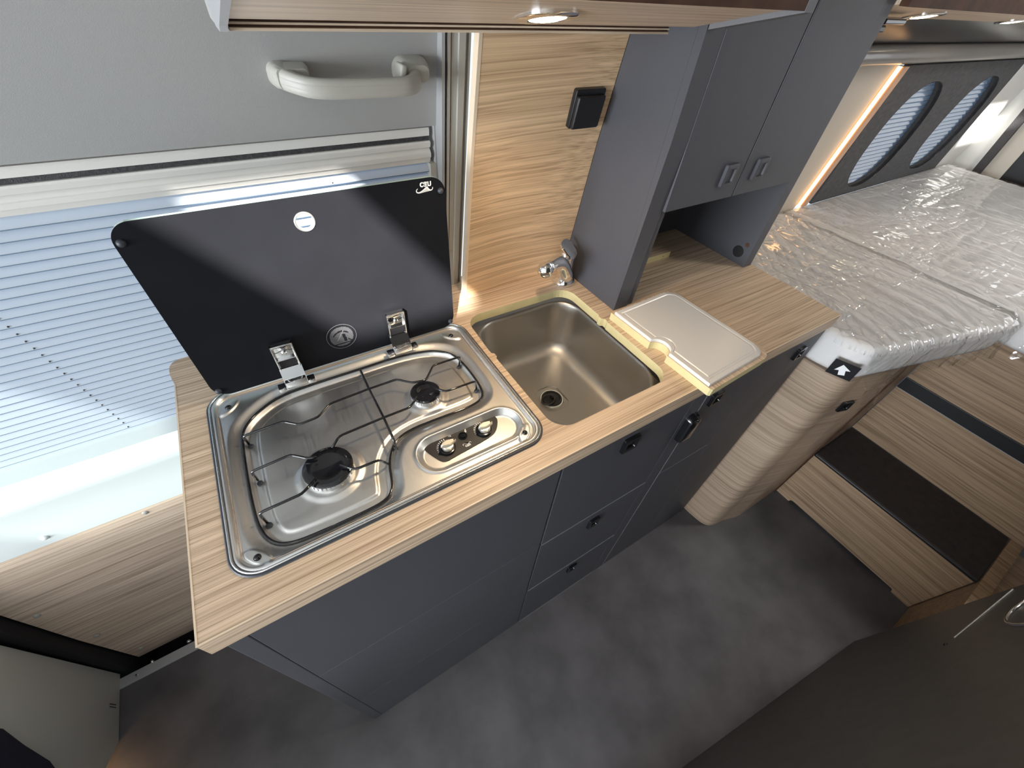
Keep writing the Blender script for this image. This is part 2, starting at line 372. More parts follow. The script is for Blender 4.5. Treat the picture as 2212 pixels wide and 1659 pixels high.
# roof with two rooflights and an opening added over the bed
bm = plate(rrect(-2.5, 3.3, -1.6, 0.7, 0.0), [[(-0.54, -0.90), (-0.54, -0.505), (-0.298, -0.505), (-0.298, -0.90)],
                                               [(-1.40, -1.22), (-1.40, -0.505), (-0.995, -0.505), (-0.995, -1.22)],
                                               [(2.15, -0.78), (2.15, -0.58), (2.43, -0.58), (2.43, -0.78)]], 0.03)
xform(bm, Matrix.Translation((0, 0, 1.95))); struct('ceiling', bm, 'ceiling_white')
for i, (a, b_, c, d_) in enumerate(((-0.54, -0.298, -0.90, -0.505), (-1.40, -0.995, -1.22, -0.505))):
    wr = sroot('window_rooflight_%d' % (i + 1), ((a + b_) / 2, (c + d_) / 2, 1.95))
    bm = plate(rrect(a - 0.03, b_ + 0.03, c - 0.03, d_ + 0.03, 0.01), [rrect(a, b_, c, d_, 0.003)], 0.012)
    obj('window_frame', xform(bm, Matrix.Translation((0, 0, 1.938))), 'cream_plastic', wr)
    if i == 1: obj('sun_dimmer', box(bm_new(), a, b_, c, d_, 1.955, 1.957), 'sun_dimmer', wr)  # unseen sheet, put in to tone down the sun through this opening
# opposite side wall and cab bulkhead, closing the van body behind the camera
wr = sroot('window_rooflight_3', (2.29, -0.68, 1.95)); obj('window_frame', xform(plate(rrect(2.12, 2.46, -0.81, -0.55, 0.02), [rrect(2.15, 2.43, -0.78, -0.58, 0.01)], 0.014), Matrix.Translation((0, 0, 1.935))), 'cream_plastic', wr)  # unseen rooflight, added to light the bed end
struct('wall_front', box(bm_new(), -2.45, 3.25, -1.53, -1.5, 0, 1.95), 'rearwall_white')
bm = bm_new(); box(bm, -2.5, -2.45, -1.53, 0.7, 0, 0.85); box(bm, -2.5, -2.45, -1.53, 0.7, 1.65, 1.95)
struct('wall_cab', bm, 'grey_liner')

# rear wall with the black seal and beige trim of the rear door
wr = sroot('wall_rear', (3.2, 0, 0.7))
obj('panel', prism_x(bm_new(), [(-1.5, 0.6), (0.2735, 0.6), (0.2735, 1.95), (-1.5, 1.95)], 3.15, 3.2), 'black_plastic', wr)
obj('trim_panel', prism_x(bm_new(), [(0.2735, 0.6), (0.345, 0.6), (0.345, 1.95), (0.2735, 1.95)], 3.145, 3.2), 'beige_trim', wr)
obj('door_seal', prism_x(bm_new(), [(0.345, 0.6), (0.376, 0.6), (0.376, 1.95), (0.345, 1.95)], 3.12, 3.2, ), 'seal_dark', wr)
obj('corner_panel', prism_x(bm_new(), [(0.376, 0.6), (0.50, 0.6), (0.50, 1.95), (0.376, 1.95)], 3.14, 3.2, ), 'rearwall_white', wr)

# side wall beside the bed
struct('wall_side_near', prism_x(bm_new(), [(yw(0.60), 0.60), (yw(1.30), 1.30), (yw(1.30) + 0.03, 1.30), (yw(0.60) + 0.03, 0.60)], 1.158, 1.80), 'beige_wall')
bm = bm_new()
prism_x(bm, [(yw(0.60), 0.60), (yw(1.30), 1.30), (yw(1.30) + 0.03, 1.30), (yw(0.60) + 0.03, 0.60)], 2.86, 3.16)
prism_x(bm, [(0.41, 1.29), (0.34, 1.95), (0.37, 1.95), (0.44, 1.29)], 0.55, 3.16)
struct('wall_side', bm, 'rearwall_white')
struct('wall_back_lower', box(bm_new(), 0.50, 3.2, 0.50, 0.53, 0, 0.62), 'anthracite')
struct('wall_side_upper', prism_x(bm_new(), [(0.46, 1.31), (0.37, 1.95), (0.40, 1.95), (0.49, 1.31)], -2.45, 0.55), 'grey_liner')

# ---- sliding door: root + panels
door = sroot('door_1', (0, 0.5, 0))
# lower panel in wood decor, black pillar beside it
bm = prism_x(bm_new(), [(0.474, -0.035), (0.466, 0.20), (0.464, 0.563), (0.484, 0.563), (0.494, -0.035)], -0.503, 0.50)
obj('lower_panel', bm, 'oak_door', door)
for x, z in ((-0.2035, 0.553), (-0.4794, 0.3662), (-0.4777, 0.1857), (-0.4754, 0.012)):
    bm = lathe(bm_new(), [(0, 0.004), (0.004, 0.0034), (0.006, 0.001), (0.0062, 0)], 0, 0, 16)
    xform(bm, Matrix.Translation((x, 0.4655 if z > .1 else 0.473, z)) @ Matrix.Rotation(PI / 2, 4, 'X')); obj('screw_cap', bm, 'cream_plastic', door, smooth=True)
# white moulded sill below the window
prof = [(0.466, 0.565), (0.463, 0.62), (0.459, 0.66), (0.452, 0.685), (0.448, 0.705), (0.452, 0.722), (0.466, 0.737), (0.515, 0.740), (0.52, 0.70), (0.50, 0.565)]
obj('window_sill', prism_x(bm_new(), prof, -1.3, 0.47), 'white_plastic', door, smooth=40)
bm = lathe(bm_new(), [(0, 0.004), (0.004, 0.0034), (0.006, 0.001), (0.0062, 0)], 0, 0, 16)
xform(bm, Matrix.Translation((-0.3367, 0.4650, 0.5889)) @ Matrix.Rotation(PI / 2, 4, 'X')); obj('screw_cap', bm, 'white_plastic', door, smooth=True)
# upper panel
bm = prism_x(bm_new(), [(0.438, 1.188), (0.4125, 1.31), (0.40, 1.36), (0.43, 1.36), (0.46, 1.188)], -1.3, 0.487)
obj('upper_panel', bm, 'grey_liner', door)
bm = prism_x(bm_new(), [(0.455, 0.60), (0.440, 1.188), (0.470, 1.188), (0.49, 0.60)], 0.461, 0.487)
obj('upright_panel', bm, 'grey_liner', door)
# black pillar and dark lining left of the wood panel
obj('door_seal', prism_x(bm_new(), [(0.44, -0.14), (0.44, 0.56), (0.52, 0.56), (0.52, -0.14)], -0.60, -0.507), 'gap_black', door)
obj('outer_skin', box(bm_new(), -1.3, 0.5, 0.545, 0.56, -0.14, 0.72), 'gap_black', door)
# ---- window of the sliding door with cassette
win = sroot('window_1', (0, 0.5, 0.72))
obj('pane', prism_x(bm_new(), [(0.560, 0.70), (0.515, 1.20), (0.519, 1.20), (0.564, 0.70)], -1.3, 0.47), 'window_pane', win)
cs = [(0.452, 1.1865), (0.4455, 1.1845), (0.4440, 1.181), (0.4455, 1.1735), (0.452, 1.1730), (0.452, 1.1672), (0.4440, 1.1668), (0.4420, 1.1645), (0.4440, 1.158),
      (0.4490, 1.1565), (0.4440, 1.1510), (0.4425, 1.1500), (0.4435, 1.1438), (0.4460, 1.1430), (0.4485, 1.1355), (0.4560, 1.1352), (0.4600, 1.1352), (0.48, 1.1352), (0.48, 1.1865)]
obj('blind_cassette', prism_x(bm_new(), cs, -1.3, 0.4545), 'cream_light', win)
obj('brush_seal', prism_x(bm_new(), [(0.447, 1.1672), (0.447, 1.1730), (0.456, 1.1730), (0.456, 1.1672)], -1.3, 0.4540), 'seal_dark', win)
obj('cassette_gap', prism_x(bm_new(), [(0.444, 1.1866), (0.444, 1.1895), (0.456, 1.1895), (0.456, 1.1866)], -1.3, 0.4540), 'brown_edge', win)
obj('side_rail', prism_x(bm_new(), [(0.448, 0.742), (0.441, 1.135), (0.478, 1.135), (0.50, 0.742)], 0.4515, 0.4608), 'cream_plastic', win)
# frame rails between the door and the wood wall
tr = sroot('trim_1', (0.48, 0.44, 0.9))
def rail(x0, x1, yo, mat, name='rail'):
    pts = [(yo + 0.455, 0.80), (yo + 0.455, 0.90), (yo + 0.4, 1.31), (yo + 0.43, 1.31), (yo + 0.50, 0.90), (yo + 0.50, 0.80)]
    return obj(name, prism_x(bm_new(), pts, x0, x1), mat, tr)
rail(0.4635, 0.4680, 0.000, 'aluminium_flat'); rail(0.4690, 0.4712, 0.004, 'gap_black', 'gap'); rail(0.4714, 0.4755, -0.001, 'aluminium')
rail(0.4757, 0.4775, 0.004, 'gap_black', 'gap'); rail(0.4779, 0.4860, 0.001, 'cream_plastic'); rail(0.4862, 0.4955, -0.004, 'cream_plastic')
rail(0.4957, 0.5010, 0.003, 'aluminium'); rail(0.5012, 0.5040, -0.002, 'cream_plastic')

# ================================================================== THINGS
# ---- pleated blind, every pleat its own piece
bl = thing('pleated_blind', 'drawn pale blue pleated blind in the window of the sliding door', 'blind', (0, 0.48, 0.74))
z0, z1, npl = 0.733, 1.1335, 29; pz = (z1 - z0) / npl
pm = None
for i in range(npl):
    z = z0 + pz * i; y = 0.50 - 0.133 * (z + pz / 2 - 0.76)
    if pm is None:
        prof = [(0.0045, 0.0006), (-0.0025, 0.0012), (-0.0030, 0.0026), (0.0040, pz + 0.0002), (0.0052, pz + 0.0002), (-0.0016, 0.0030), (-0.0012, 0.0022), (0.0045, 0.0016)]
        bm = bm_new(); bm0 = prism_x(bm, prof, -1.25, 0.4510); me = bpy.data.meshes.new('blind_pleat')
        bmesh.ops.recalc_face_normals(bm, faces=bm.faces); bm.to_mesh(me); bm.free(); me.materials.append(MATS['blind_cloth']); pm = me
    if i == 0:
        pm.materials.append(MATS['pleat_fold_shade'])
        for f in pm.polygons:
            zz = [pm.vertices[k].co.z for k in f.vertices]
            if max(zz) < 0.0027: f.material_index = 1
    o = bpy.data.objects.new('blind_pleat', pm); C.objects.link(o); o.parent = bl; o.location = Vector((0, y, z)) - bl.location
bm = bm_new()
for cx in (-0.132, 0.30):
    for i in range(npl):
        z = z0 + pz * i; y = 0.50 - 0.133 * (z + pz / 2 - 0.76)
        box(bm, cx - 0.0008, cx + 0.0008, y - 0.0030, y + 0.001, z + 0.0035, z + 0.0052)
obj('cord_eyelets', bm, 'seal_dark', bl, kind='stuff')
boxo('bottom_rail', 'aluminium_flat', bl, -1.25, 0.451, 0.498, 0.512, 0.741 - 0.012, 0.735)

# ---- grab handle on the door
gh = thing('grab_handle', 'cream moulded grab handle on the grey upper panel of the sliding door', 'handle', (0.34, 0.41, 1.25))
def sweep_rr(bm, path, sizes, n=5):
    """rounded-rectangle section (width along world Z, depth along Y/X normal) swept along path"""
    loops = []; P_ = [Vector(p) for p in path]
    for i, p in enumerate(P_):
        t_ = (P_[min(i + 1, len(P_) - 1)] - P_[max(i - 1, 0)]).normalized()
        up = Vector((0, 0.12, 1)).normalized(); side = t_.cross(up).normalized(); up2 = side.cross(t_).normalized()
        hw, hd = sizes[i]; loops.append([p + up2 * a + side * b_ for a, b_ in rrect(-hw, hw, -hd, hd, min(hw, hd) * 0.75, n)])
    return loft(bm, loops, True, True)
yb = 0.424
pth = smooth_path([(0.2665, yb, 1.2590), (0.2650, yb - 0.016, 1.2585), (0.2740, yb - 0.036, 1.2555), (0.2930, yb - 0.050, 1.2520), (0.340, yb - 0.052, 1.2510), (0.385, yb - 0.052, 1.2508), (0.408, yb - 0.050, 1.2510), (0.4200, yb - 0.034, 1.2545), (0.4240, yb - 0.010, 1.2590), (0.4240, yb + 0.002, 1.2600)], 2)
n_ = len(pth); sz = []
for i, p in enumerate(pth):
    t_ = i / (n_ - 1); e = abs(t_ - 0.5) * 2
    sz.append((0.0100 + 0.0030 * max(0, e - 0.5) / 0.5, 0.0070 + 0.0070 * max(0, e - 0.5) / 0.5))
obj('grip', sweep_rr(bm_new(), pth, sz), 'cream_plastic', gh, smooth=50)
k0_, k1_ = 6, n_ - 6
bm = sweep_rr(bm_new(), [Vector(p) for p in pth[k0_:k1_]], [(a * 0.60, b_ * 1.05) for a, b_ in sz[k0_:k1_]])
obj('grip_inlay', bm, 'cream_plastic', gh, smooth=50)
for s_2 in (-1, 1):
    bm = tube(bm_new(), [Vector(p) + Vector((0, -0.0052 if k0_ + 2 < i < k1_ - 3 else -0.004, s_2 * 0.0062)) for i, p in enumerate(pth) if k0_ + 3 <= i < k1_ - 4], 0.00055, 6); obj('grip_groove', bm, 'seal_dark', gh)
bm = loft(bm_new(), [[(0.4240 + a, 0.4245 - d_, 1.2600 + b_) for a, b_ in rrect(-0.0235 * s, 0.0235 * s, -0.0155 * s, 0.0145 * s, 0.0125 * s)] for d_, s in ((0.0, 1.0), (0.010, 0.97), (0.024, 0.80), (0.036, 0.58))], True, True)
obj('mount', bm, 'cream_plastic', gh, smooth=50)
bm = xform(box(bm_new(), -0.0040, 0.0040, -0.010, 0.012, -0.010, 0.010, bev=0.0022), Matrix.Translation((0.4005, 0.3900, 1.2610)) @ Matrix.Rotation(0.25, 4, 'Y'))
obj('coat_hook', bm, 'cream_plastic', gh, smooth=50)
bm = loft(bm_new(), [[(0.2765 + a, 0.4245 - d_, 1.2585 + b_) for a, b_ in rrect(-0.0215 * s, 0.0215 * s, -0.0125 * s, 0.0115 * s, 0.006 * s)] for d_, s in ((0.0, 1.0), (0.014, 0.96), (0.030, 0.78))], True, True)
obj('mount', bm, 'cream_plastic', gh, smooth=50)

# ---- worktop
wt_out = [(0, 0), (1.1615, 0), (1.1615, 0.47), (0.455, 0.47), (0.455, 0.4447)]
wt_out += [(0.0179, 0.4447), (0.008, 0.4445), (0.0, 0.441), (-0.0045, 0.433), (-0.0055, 0.423), (-0.005, 0.412), (-0.0025, 0.398), (-0.0005, 0.389)]
hob_hole = rrect(0.047, 0.429, 0.049, 0.325, 0.02)
sink_hole = [(0.4545, 0.0700)] + [(0.4545 + 0.03 * (1 - math.cos(a)), 0.0400 + 0.03 * (1 - math.sin(a))) for a in [PI / 2 * k / 6 for k in range(1, 6)]] 
sink_hole = rrect(0.4545, 0.6925, 0.0400, 0.3385, 0.032, 7)
# finger notches of the two-part cover, left and right edge
sh = []
for i, p in enumerate(sink_hole): sh.append(p)
# corners run: x0y0 (8 pts), x1y0 (8), x1y1 (8), x0y1 (8)
sh = sink_hole[:16] + [(0.6925, 0.206), (0.6948, 0.210), (0.6948, 0.2165), (0.6895, 0.2205), (0.6890, 0.2275), (0.6925, 0.2315)] + sink_hole[16:] + \
     [(0.4515, 0.240), (0.4520, 0.2320), (0.4562, 0.2285), (0.4562, 0.2205), (0.4530, 0.2165)]
wt = thing('worktop', 'long light oak kitchen worktop with raw sink cut-out beside the hob', 'worktop', (0.58, 0.2, H - 0.032))
bm = plate(wt_out, [hob_hole, sh], 0.0175); xform(bm, Matrix.Translation((0, 0, H - 0.0175)))
o = obj('board', bm, ['oak_x', 'raw_plywood_edge', 'oak_edging'], wt)
for f in o.data.polygons:
    c = f.center + o.location + wt.location
    if abs(f.normal.z) < 0.5:
        if 0.44 < c.x < 0.70 and 0.03 < c.y < 0.345: f.material_index = 1
        elif c.x < 0.003: f.material_index = 2
# thin light edge lines along the front and the left end
boxo('edge_band', 'oak_edging', wt, -0.0007, 1.1617, -0.0007, 0.0009, H - 0.0012, H + 0.00025)
boxo('edge_band', 'oak_edging', wt, -0.0007, 0.0012, 0.0011, 0.389, H - 0.0314, H + 0.00025)
obj('front_edge', box(bm_new(), 0.0, 1.1615, -0.0005, 0.0150, H - 0.0318, H - 0.0176), 'oak_x', wt, label='darker streaked oak front edge')
obj('front_face', box(bm_new(), 0.0, 1.1615, -0.0006, 0.0, H - 0.0318, H - 0.0013), 'oak_x', wt)
boxo('end_apron', 'oak_x', wt, 0.0013, 0.009, 0.0152, 0.385, H - 0.0318, H - 0.0176)
boxo('right_apron', 'oak_x', wt, 1.1520, 1.1615, 0.0152, 0.30, H - 0.0318, H - 0.0176)
bm = bm_new(); prism_z(bm, [(0.455, 0.447), (0.5010, 0.447), (0.5010, 0.47), (0.455, 0.47)], H - 0.02, H - 0.0002)
obj('rail_foot', bm, 'oak_x', wt)

# ---- cupboards under the worktop
TOPZ = H - 0.0323
def front(name, parent, x0, x1, z0, z1, mat='anthracite', y0=0.004, th=0.016, bev=0.0012, lab=None):
    o = boxo(name, mat, parent, x0, x1, y0, y0 + th, z0, z1, bev=bev)
    if lab: o['label'] = lab
    return o
def push_handle(parent, x0, x1, z0, z1, y0=0.004, mat='black_gloss', d=0.0065):
    """square frame handle with a recessed middle"""
    xm, zm = (x0 + x1) / 2, (z0 + z1) / 2; bm = bm_new()
    loops = []
    for s, d_ in ((1.0, 0.0), (1.0, d * 0.8), (0.93, d), (0.66, d), (0.62, d * 0.45)):
        loops.append([(xm + a * s, y0 - d_, zm + b_ * s) for a, b_ in rrect(x0 - xm, x1 - xm, z0 - zm, z1 - zm, 0.0035, 4)])
    loft(bm, loops, True, True)
    return obj('handle', bm, mat, parent, smooth=35)
u = thing('end_cabinet', 'dark anthracite cabinet end unit under the hob, with flush panels and no handle', 'cabinet', (0.22, 0.2, 0))
boxo('carcass', 'anthracite', u, 0.0094, 0.4425, 0.0215, 0.39, 0.0, TOPZ)
front('end_post', u, 0.0094, 0.0292, 0.0, TOPZ)
front('upper_panel', u, 0.0294, 0.4430, 0.5890, TOPZ); front('middle_panel', u, 0.0294, 0.4430, 0.2856, 0.5878); front('lower_panel', u, 0.0294, 0.4430, 0.0, 0.2844)
u = thing('drawer_unit', 'anthracite three-drawer unit under the sink with square black handles', 'cabinet', (0.59, 0.2, 0))
boxo('carcass', 'anthracite', u, 0.4445, 0.7755, 0.0225, 0.39, 0.0, 0.735)
for (a, b_, hz, lab) in ((0.5725, TOPZ - 0.002, 0.8075, 'tall top drawer front'), (0.2890, 0.5685, 0.507, None), (0.0, 0.2850, 0.229, None)):
    dr = front('drawer', u, 0.4470, 0.7340, a, b_, lab=lab)
    hx = (0.5725, 0.6070) if hz > 0.7 else (0.5775, 0.6060)
    push_handle(dr, hx[0], hx[1], hz, hz + 0.036)
    boxo('drawer_lip', 'anthracite_light', dr, 0.4480, 0.7330, 0.0025, 0.005, a - 0.0001, a + 0.0018)
front('corner_post', u, 0.7352, 0.7758, 0.0, TOPZ - 0.002)
u = thing('tall_door_cupboard', 'anthracite cupboard under the worktop right of the drawers, tall black latch', 'cabinet', (0.97, 0.2, 0))
boxo('carcass', 'anthracite', u, 0.7775, 1.160, 0.0225, 0.39, 0.0, TOPZ)
d1 = front('upper_door', u, 0.7778, 0.9530, 0.5720, TOPZ - 0.002); d2 = front('lower_door', u, 0.7778, 0.9530, 0.0, 0.5700)
boxo('bright_edge', 'anthracite_light', u, 0.7762, 0.7776, 0.0034, 0.012, 0.0, TOPZ - 0.003)
d3 = front('side_door', u, 0.9545, 1.1605, 0.0, TOPZ - 0.002)
push_handle(d1, 0.7960, 0.8290, 0.8050, 0.8360)
push_handle(d3, 1.0760, 1.1060, 0.8040, 0.8350)
# long latch: tapering rounded block
bm = bm_new(); loops = []
for s, d_ in ((1.0, 0.0), (1.0, 0.010), (0.9, 0.014), (0.6, 0.0155)):
    loops.append([(0.7622 + a * s, 0.004 - d_, 0.766 + b_ * s) for a, b_ in rrect(-0.0165, 0.0165, -0.037, 0.037, 0.004, 6, rs=(0.003, 0.003, 0.0155, 0.0155))])
loft(bm, loops, True, True); lt = obj('latch', bm, 'black_gloss', u, smooth=35)
bm = loft(bm_new(), [[(0.7622 + a, -0.0115 - d_, 0.7925 + b_) for a, b_ in rrect(-0.004, 0.004, -0.0015, 0.0015, 0.001, 3)] for d_ in (0, 0.001)], True, True)
obj('latch_pin', bm, 'chrome', lt)

# ---- bed base column beside the worktop
u = thing('bed_base_cabinet', 'wood-grain bed base cupboard with rounded corner at the foot of the bed', 'cabinet', (1.37, 0.1, 0))
foot = [(1.1805, 0.35), (1.1805, 0.004)] + [tuple(p[:2]) for p in smooth_path([(1.181, -0.01, 0), (1.190, -0.072, 0), (1.215, -0.093, 0), (1.262, -0.098, 0)], 3)] + [(1.324, -0.116), (1.345, -0.119), (1.560, -0.1215), (1.799, -0.1230), (1.799, 0.35)]
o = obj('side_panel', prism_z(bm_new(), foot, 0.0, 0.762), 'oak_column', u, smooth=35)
o = obj('corner_lip', prism_z(bm_new(), [(1.548, -0.1245), (1.561, -0.1245), (1.561, -0.1216), (1.548, -0.1216)], 0.0, 0.70), 'brown_edge', u)
# handle on the angled face
a_ = math.atan2(-0.116 + 0.098, 1.324 - 1.262)
bm = bm_new(); loops = []
for s, d_ in ((1.0, 0.0), (1.0, 0.005), (0.93, 0.0065), (0.66, 0.0065), (0.62, 0.003)):
    loops.append([(a * s, -d_, b_ * s) for a, b_ in rrect(-0.0175, 0.0175, -0.017, 0.017, 0.0035, 4)])
loft(bm, loops, True, True); xform(bm, Matrix.Translation((1.292, -0.1075, 0.646)) @ Matrix.Rotation(a_, 4, 'Z')); obj('handle', bm, 'black_gloss', u, smooth=35)

# ---- steps up to the bed
st = thing('bed_steps', 'wooden step unit with a dark carpeted tread leading up to the bed', 'steps', (1.7, -0.36, 0))
pts = [(-0.1255, 0.0), (-0.1772, 0.0)] + [(-0.180, 0.010), (-0.188, 0.014)] + [(-0.545, 0.014), (-0.552, 0.010), (-0.5525, 0.0)] + [(-0.6068, 0.0), (-0.6068, 0.246), (-0.1255, 0.246)]
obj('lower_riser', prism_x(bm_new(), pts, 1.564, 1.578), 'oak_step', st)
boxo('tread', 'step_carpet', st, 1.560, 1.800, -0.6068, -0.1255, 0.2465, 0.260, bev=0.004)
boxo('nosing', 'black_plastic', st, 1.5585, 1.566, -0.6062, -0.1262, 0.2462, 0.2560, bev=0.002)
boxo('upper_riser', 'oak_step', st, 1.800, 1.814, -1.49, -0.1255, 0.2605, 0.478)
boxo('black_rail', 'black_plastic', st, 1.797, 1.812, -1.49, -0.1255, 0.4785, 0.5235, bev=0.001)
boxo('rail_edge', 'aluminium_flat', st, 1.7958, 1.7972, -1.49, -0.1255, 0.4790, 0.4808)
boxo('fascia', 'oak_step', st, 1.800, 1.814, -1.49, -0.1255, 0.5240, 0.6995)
boxo('recess', 'gap_black', st, 1.60, 1.612, -0.60, -0.13, 0.001, 0.245)
u = thing('side_bed_box', 'dim brown wooden box beside the steps at the opposite side', 'cabinet', (2.2, -0.8, 0))
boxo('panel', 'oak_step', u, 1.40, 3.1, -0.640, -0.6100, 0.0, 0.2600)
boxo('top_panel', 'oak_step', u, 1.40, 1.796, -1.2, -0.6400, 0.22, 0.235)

# ---- bed base board
bm = bm_new(); prism_z(bm, [(1.562, 0.46), (1.562, -0.115), (1.796, -0.190), (1.796, -1.49), (3.10, -1.49), (3.10, 0.46)], 0.70, 0.76)
o = obj('bed_platform', bm, 'oak_step', None); o['label'] = 'wooden platform carrying the mattresses above the steps'; o['category'] = 'bed frame'

# ================================================================== HOB
import numpy as np
hob = thing('gas_hob', 'steel two-burner gas hob with an open black glass lid', 'hob', (0.238, 0.187, H))
CX, CY, CZ = 0.185664, -0.212078, 1.369147
def lower(pts, z, zref=0.905):
    k = (CZ - z) / (CZ - zref); return [(CX + (x - CX) * k, CY + (y - CY) * k) for x, y in pts]
ring0 = [(0.0700, 0.232), (0.0675, 0.180), (0.0667, 0.125), (0.0690, 0.0850), (0.0790, 0.0620), (0.0960, 0.0515), (0.130, 0.0490), (0.180, 0.0480), (0.205, 0.0500), (0.2160, 0.0600),
         (0.2205, 0.0750), (0.2240, 0.0930), (0.2330, 0.1120), (0.2470, 0.1280), (0.2700, 0.1365), (0.3100, 0.1370), (0.3500, 0.1352), (0.3760, 0.1365), (0.3900, 0.1440), (0.3960, 0.1600),
         (0.3975, 0.1900), (0.3965, 0.2200), (0.3920, 0.2480), (0.3790, 0.2650), (0.3560, 0.2790), (0.3100, 0.2900), (0.2400, 0.2950), (0.1700, 0.2940), (0.1250, 0.2850), (0.0950, 0.2680), (0.0770, 0.2500)]
ZR = 0.890
ring = lower(ring0, ZR)
ring = [(x, min(y, 0.304 - 0.0)) for x, y in ring]
rs_ = [(p.x, p.y) for p in smooth_path([(x, y, 0) for x, y in ring], 2, True)]
def sdf_poly(px, py, poly):
    poly = np.array(poly); a = poly; b_ = np.roll(poly, -1, 0); d = np.full(px.shape, 1e9); ins = np.zeros(px.shape, bool)
    for (x1, y1), (x2, y2) in zip(a, b_):
        ex, ey = x2 - x1, y2 - y1; wx, wy = px - x1, py - y1
        t_ = np.clip((wx * ex + wy * ey) / (ex * ex + ey * ey + 1e-18), 0, 1)
        d = np.minimum(d, np.hypot(wx - ex * t_, wy - ey * t_))
        c = (y1 > py) != (y2 > py)
        with np.errstate(divide='ignore', invalid='ignore'): xi = x1 + ey * 0 + (py - y1) * ex / (ey if ey != 0 else 1e-18)
        ins ^= c & (px < xi)
    return np.where(ins, -d, d)
def sstep(a, b_, x): t_ = np.clip((x - a) / (b_ - a), 0, 1); return t_ * t_ * (3 - 2 * t_)
def rbox_sd(px, py, x0, x1, y0, y1, r):
    qx = np.abs(px - (x0 + x1) / 2) - (x1 - x0) / 2 + r; qy = np.abs(py - (y0 + y1) / 2) - (y1 - y0) / 2 + r
    return np.hypot(np.maximum(qx, 0), np.maximum(qy, 0)) + np.minimum(np.maximum(qx, qy), 0) - r
X0, X1, Y0, Y1 = 0.0400, 0.4360, 0.0420, 0.3335
NX, NY = 330, 244
gx, gy = np.meshgrid(np.linspace(X0, X1, NX), np.linspace(Y0, Y1, NY))
# bend the square grid so that its border is the rounded outline
outl = rbox_sd(gx, gy, X0, X1, Y0, Y1, 0.030)
cxg, cyg = np.clip(gx, X0 + .03, X1 - .03), np.clip(gy, Y0 + .03, Y1 - .03)
over = outl > 0; sc_ = np.where(over, 0.03 / np.maximum(np.hypot(gx - cxg, gy - cyg), 1e-9), 1)
gx2 = cxg + (gx - cxg) * sc_; gy2 = cyg + (gy - cyg) * sc_
gx, gy = gx2, gy2
dO = -rbox_sd(gx, gy, X0, X1, Y0, Y1, 0.030)           # inwards from the rim
dW = sdf_poly(gx, gy, rs_)                              # negative inside the well
z = 0.9035 - 0.0055 * sstep(0.0035, 0.0085, dO) + 0.0012 * sstep(0.0, 0.002, dO) - 0.0012
z -= 0.0055 * (1 - sstep(0.0, 0.016, dW)) * sstep(0.004, 0.009, dO)        # shoulder falls towards the well
z -= 0.0070 * (1 - sstep(-0.008, 0.001, dW)) * sstep(0.0005, 0.006, dO)   # step into the well
z += 0.0022 * (1 - sstep(-0.0215, -0.0165, dW))                            # raised plateau
# corner dimples round the buffer holes
for (bx, by, sx, sy) in ((0.0620, 0.304, 1, -1), (0.0622, 0.0605, 1, 1), (0.4110, 0.3045, -1, -1), (0.4112, 0.0615, -1, 1)):
    u_ = ((gx - bx) * sx + (gy - by) * sy) / math.sqrt(2); v_ = ((gx - bx) * sx - (gy - by) * sy) / math.sqrt(2)
    z += 0.0026 * (1 - sstep(0.75, 1.0, np.hypot(u_ / 0.0085, (v_) / 0.020)))
# control recess, sunk obround with a soft rim
dC = rbox_sd(gx, gy, 0.2640, 0.4180, 0.0640, 0.1185, 0.0265)
z += 0.0016 * np.exp(-((dC - 0.0035) / 0.0022) ** 2) * sstep(0.003, 0.008, dO)
zc = 0.8905; z = np.where(dC < 0.003, z + (zc - z) * (1 - sstep(-0.0065, 0.003, dC)), z)
# burner cups
for (bx, by, r_) in ((0.1567, 0.1362, 0.036), (0.3170, 0.1990, 0.0265)):
    rr = np.hypot(gx - bx, gy - by); z += 0.0030 * (1 - sstep(r_ - 0.001, r_ + 0.009, rr))
verts = np.stack([gx.ravel(), gy.ravel(), z.ravel()], 1)
idx = np.arange(NX * NY).reshape(NY, NX)
faces = np.stack([idx[:-1, :-1].ravel(), idx[:-1, 1:].ravel(), idx[1:, 1:].ravel(), idx[1:, :-1].ravel()], 1)
me = bpy.data.meshes.new('tray'); me.from_pydata(verts.tolist(), [], faces.tolist()); me.update()
o = obj('tray', me, 'steel_tray', hob, smooth=True)
# rolled steel rim and the dark seal under it
ro = rrect(0.0385, 0.4375, 0.0405, 0.3350, 0.0310, 10)
bm = tube(bm_new(), [(x, y, 0.9030) for x, y in ro], 0.0015, 6, closed=True); obj('rim', bm, 'steel_burner', hob, smooth=True)
bm = loft(bm_new(), [[(x, y, z_) for x, y in rrect(0.0385 - g_, 0.4375 + g_, 0.0405 - g_, 0.3350 + g_, 0.0310 + g_, 10)] for g_, z_ in ((-0.003, 0.9001), (0.0036, 0.9001), (0.0042, 0.9012), (0.0030, 0.9026), (-0.003, 0.9026))])
obj('rubber_seal', bm, 'rubber', hob, smooth=40)
# buffers in the corners of the tray
for (bx, by) in ((0.0612, 0.3030), (0.0620, 0.0598), (0.4104, 0.3037), (0.4108, 0.0610)):
    obj('buffer', lathe(bm_new(), [(0, 0.9036), (0.0022, 0.9032), (0.0040, 0.9015), (0.0044, 0.8975)], bx, by, 18), 'black_gloss', hob, smooth=True)
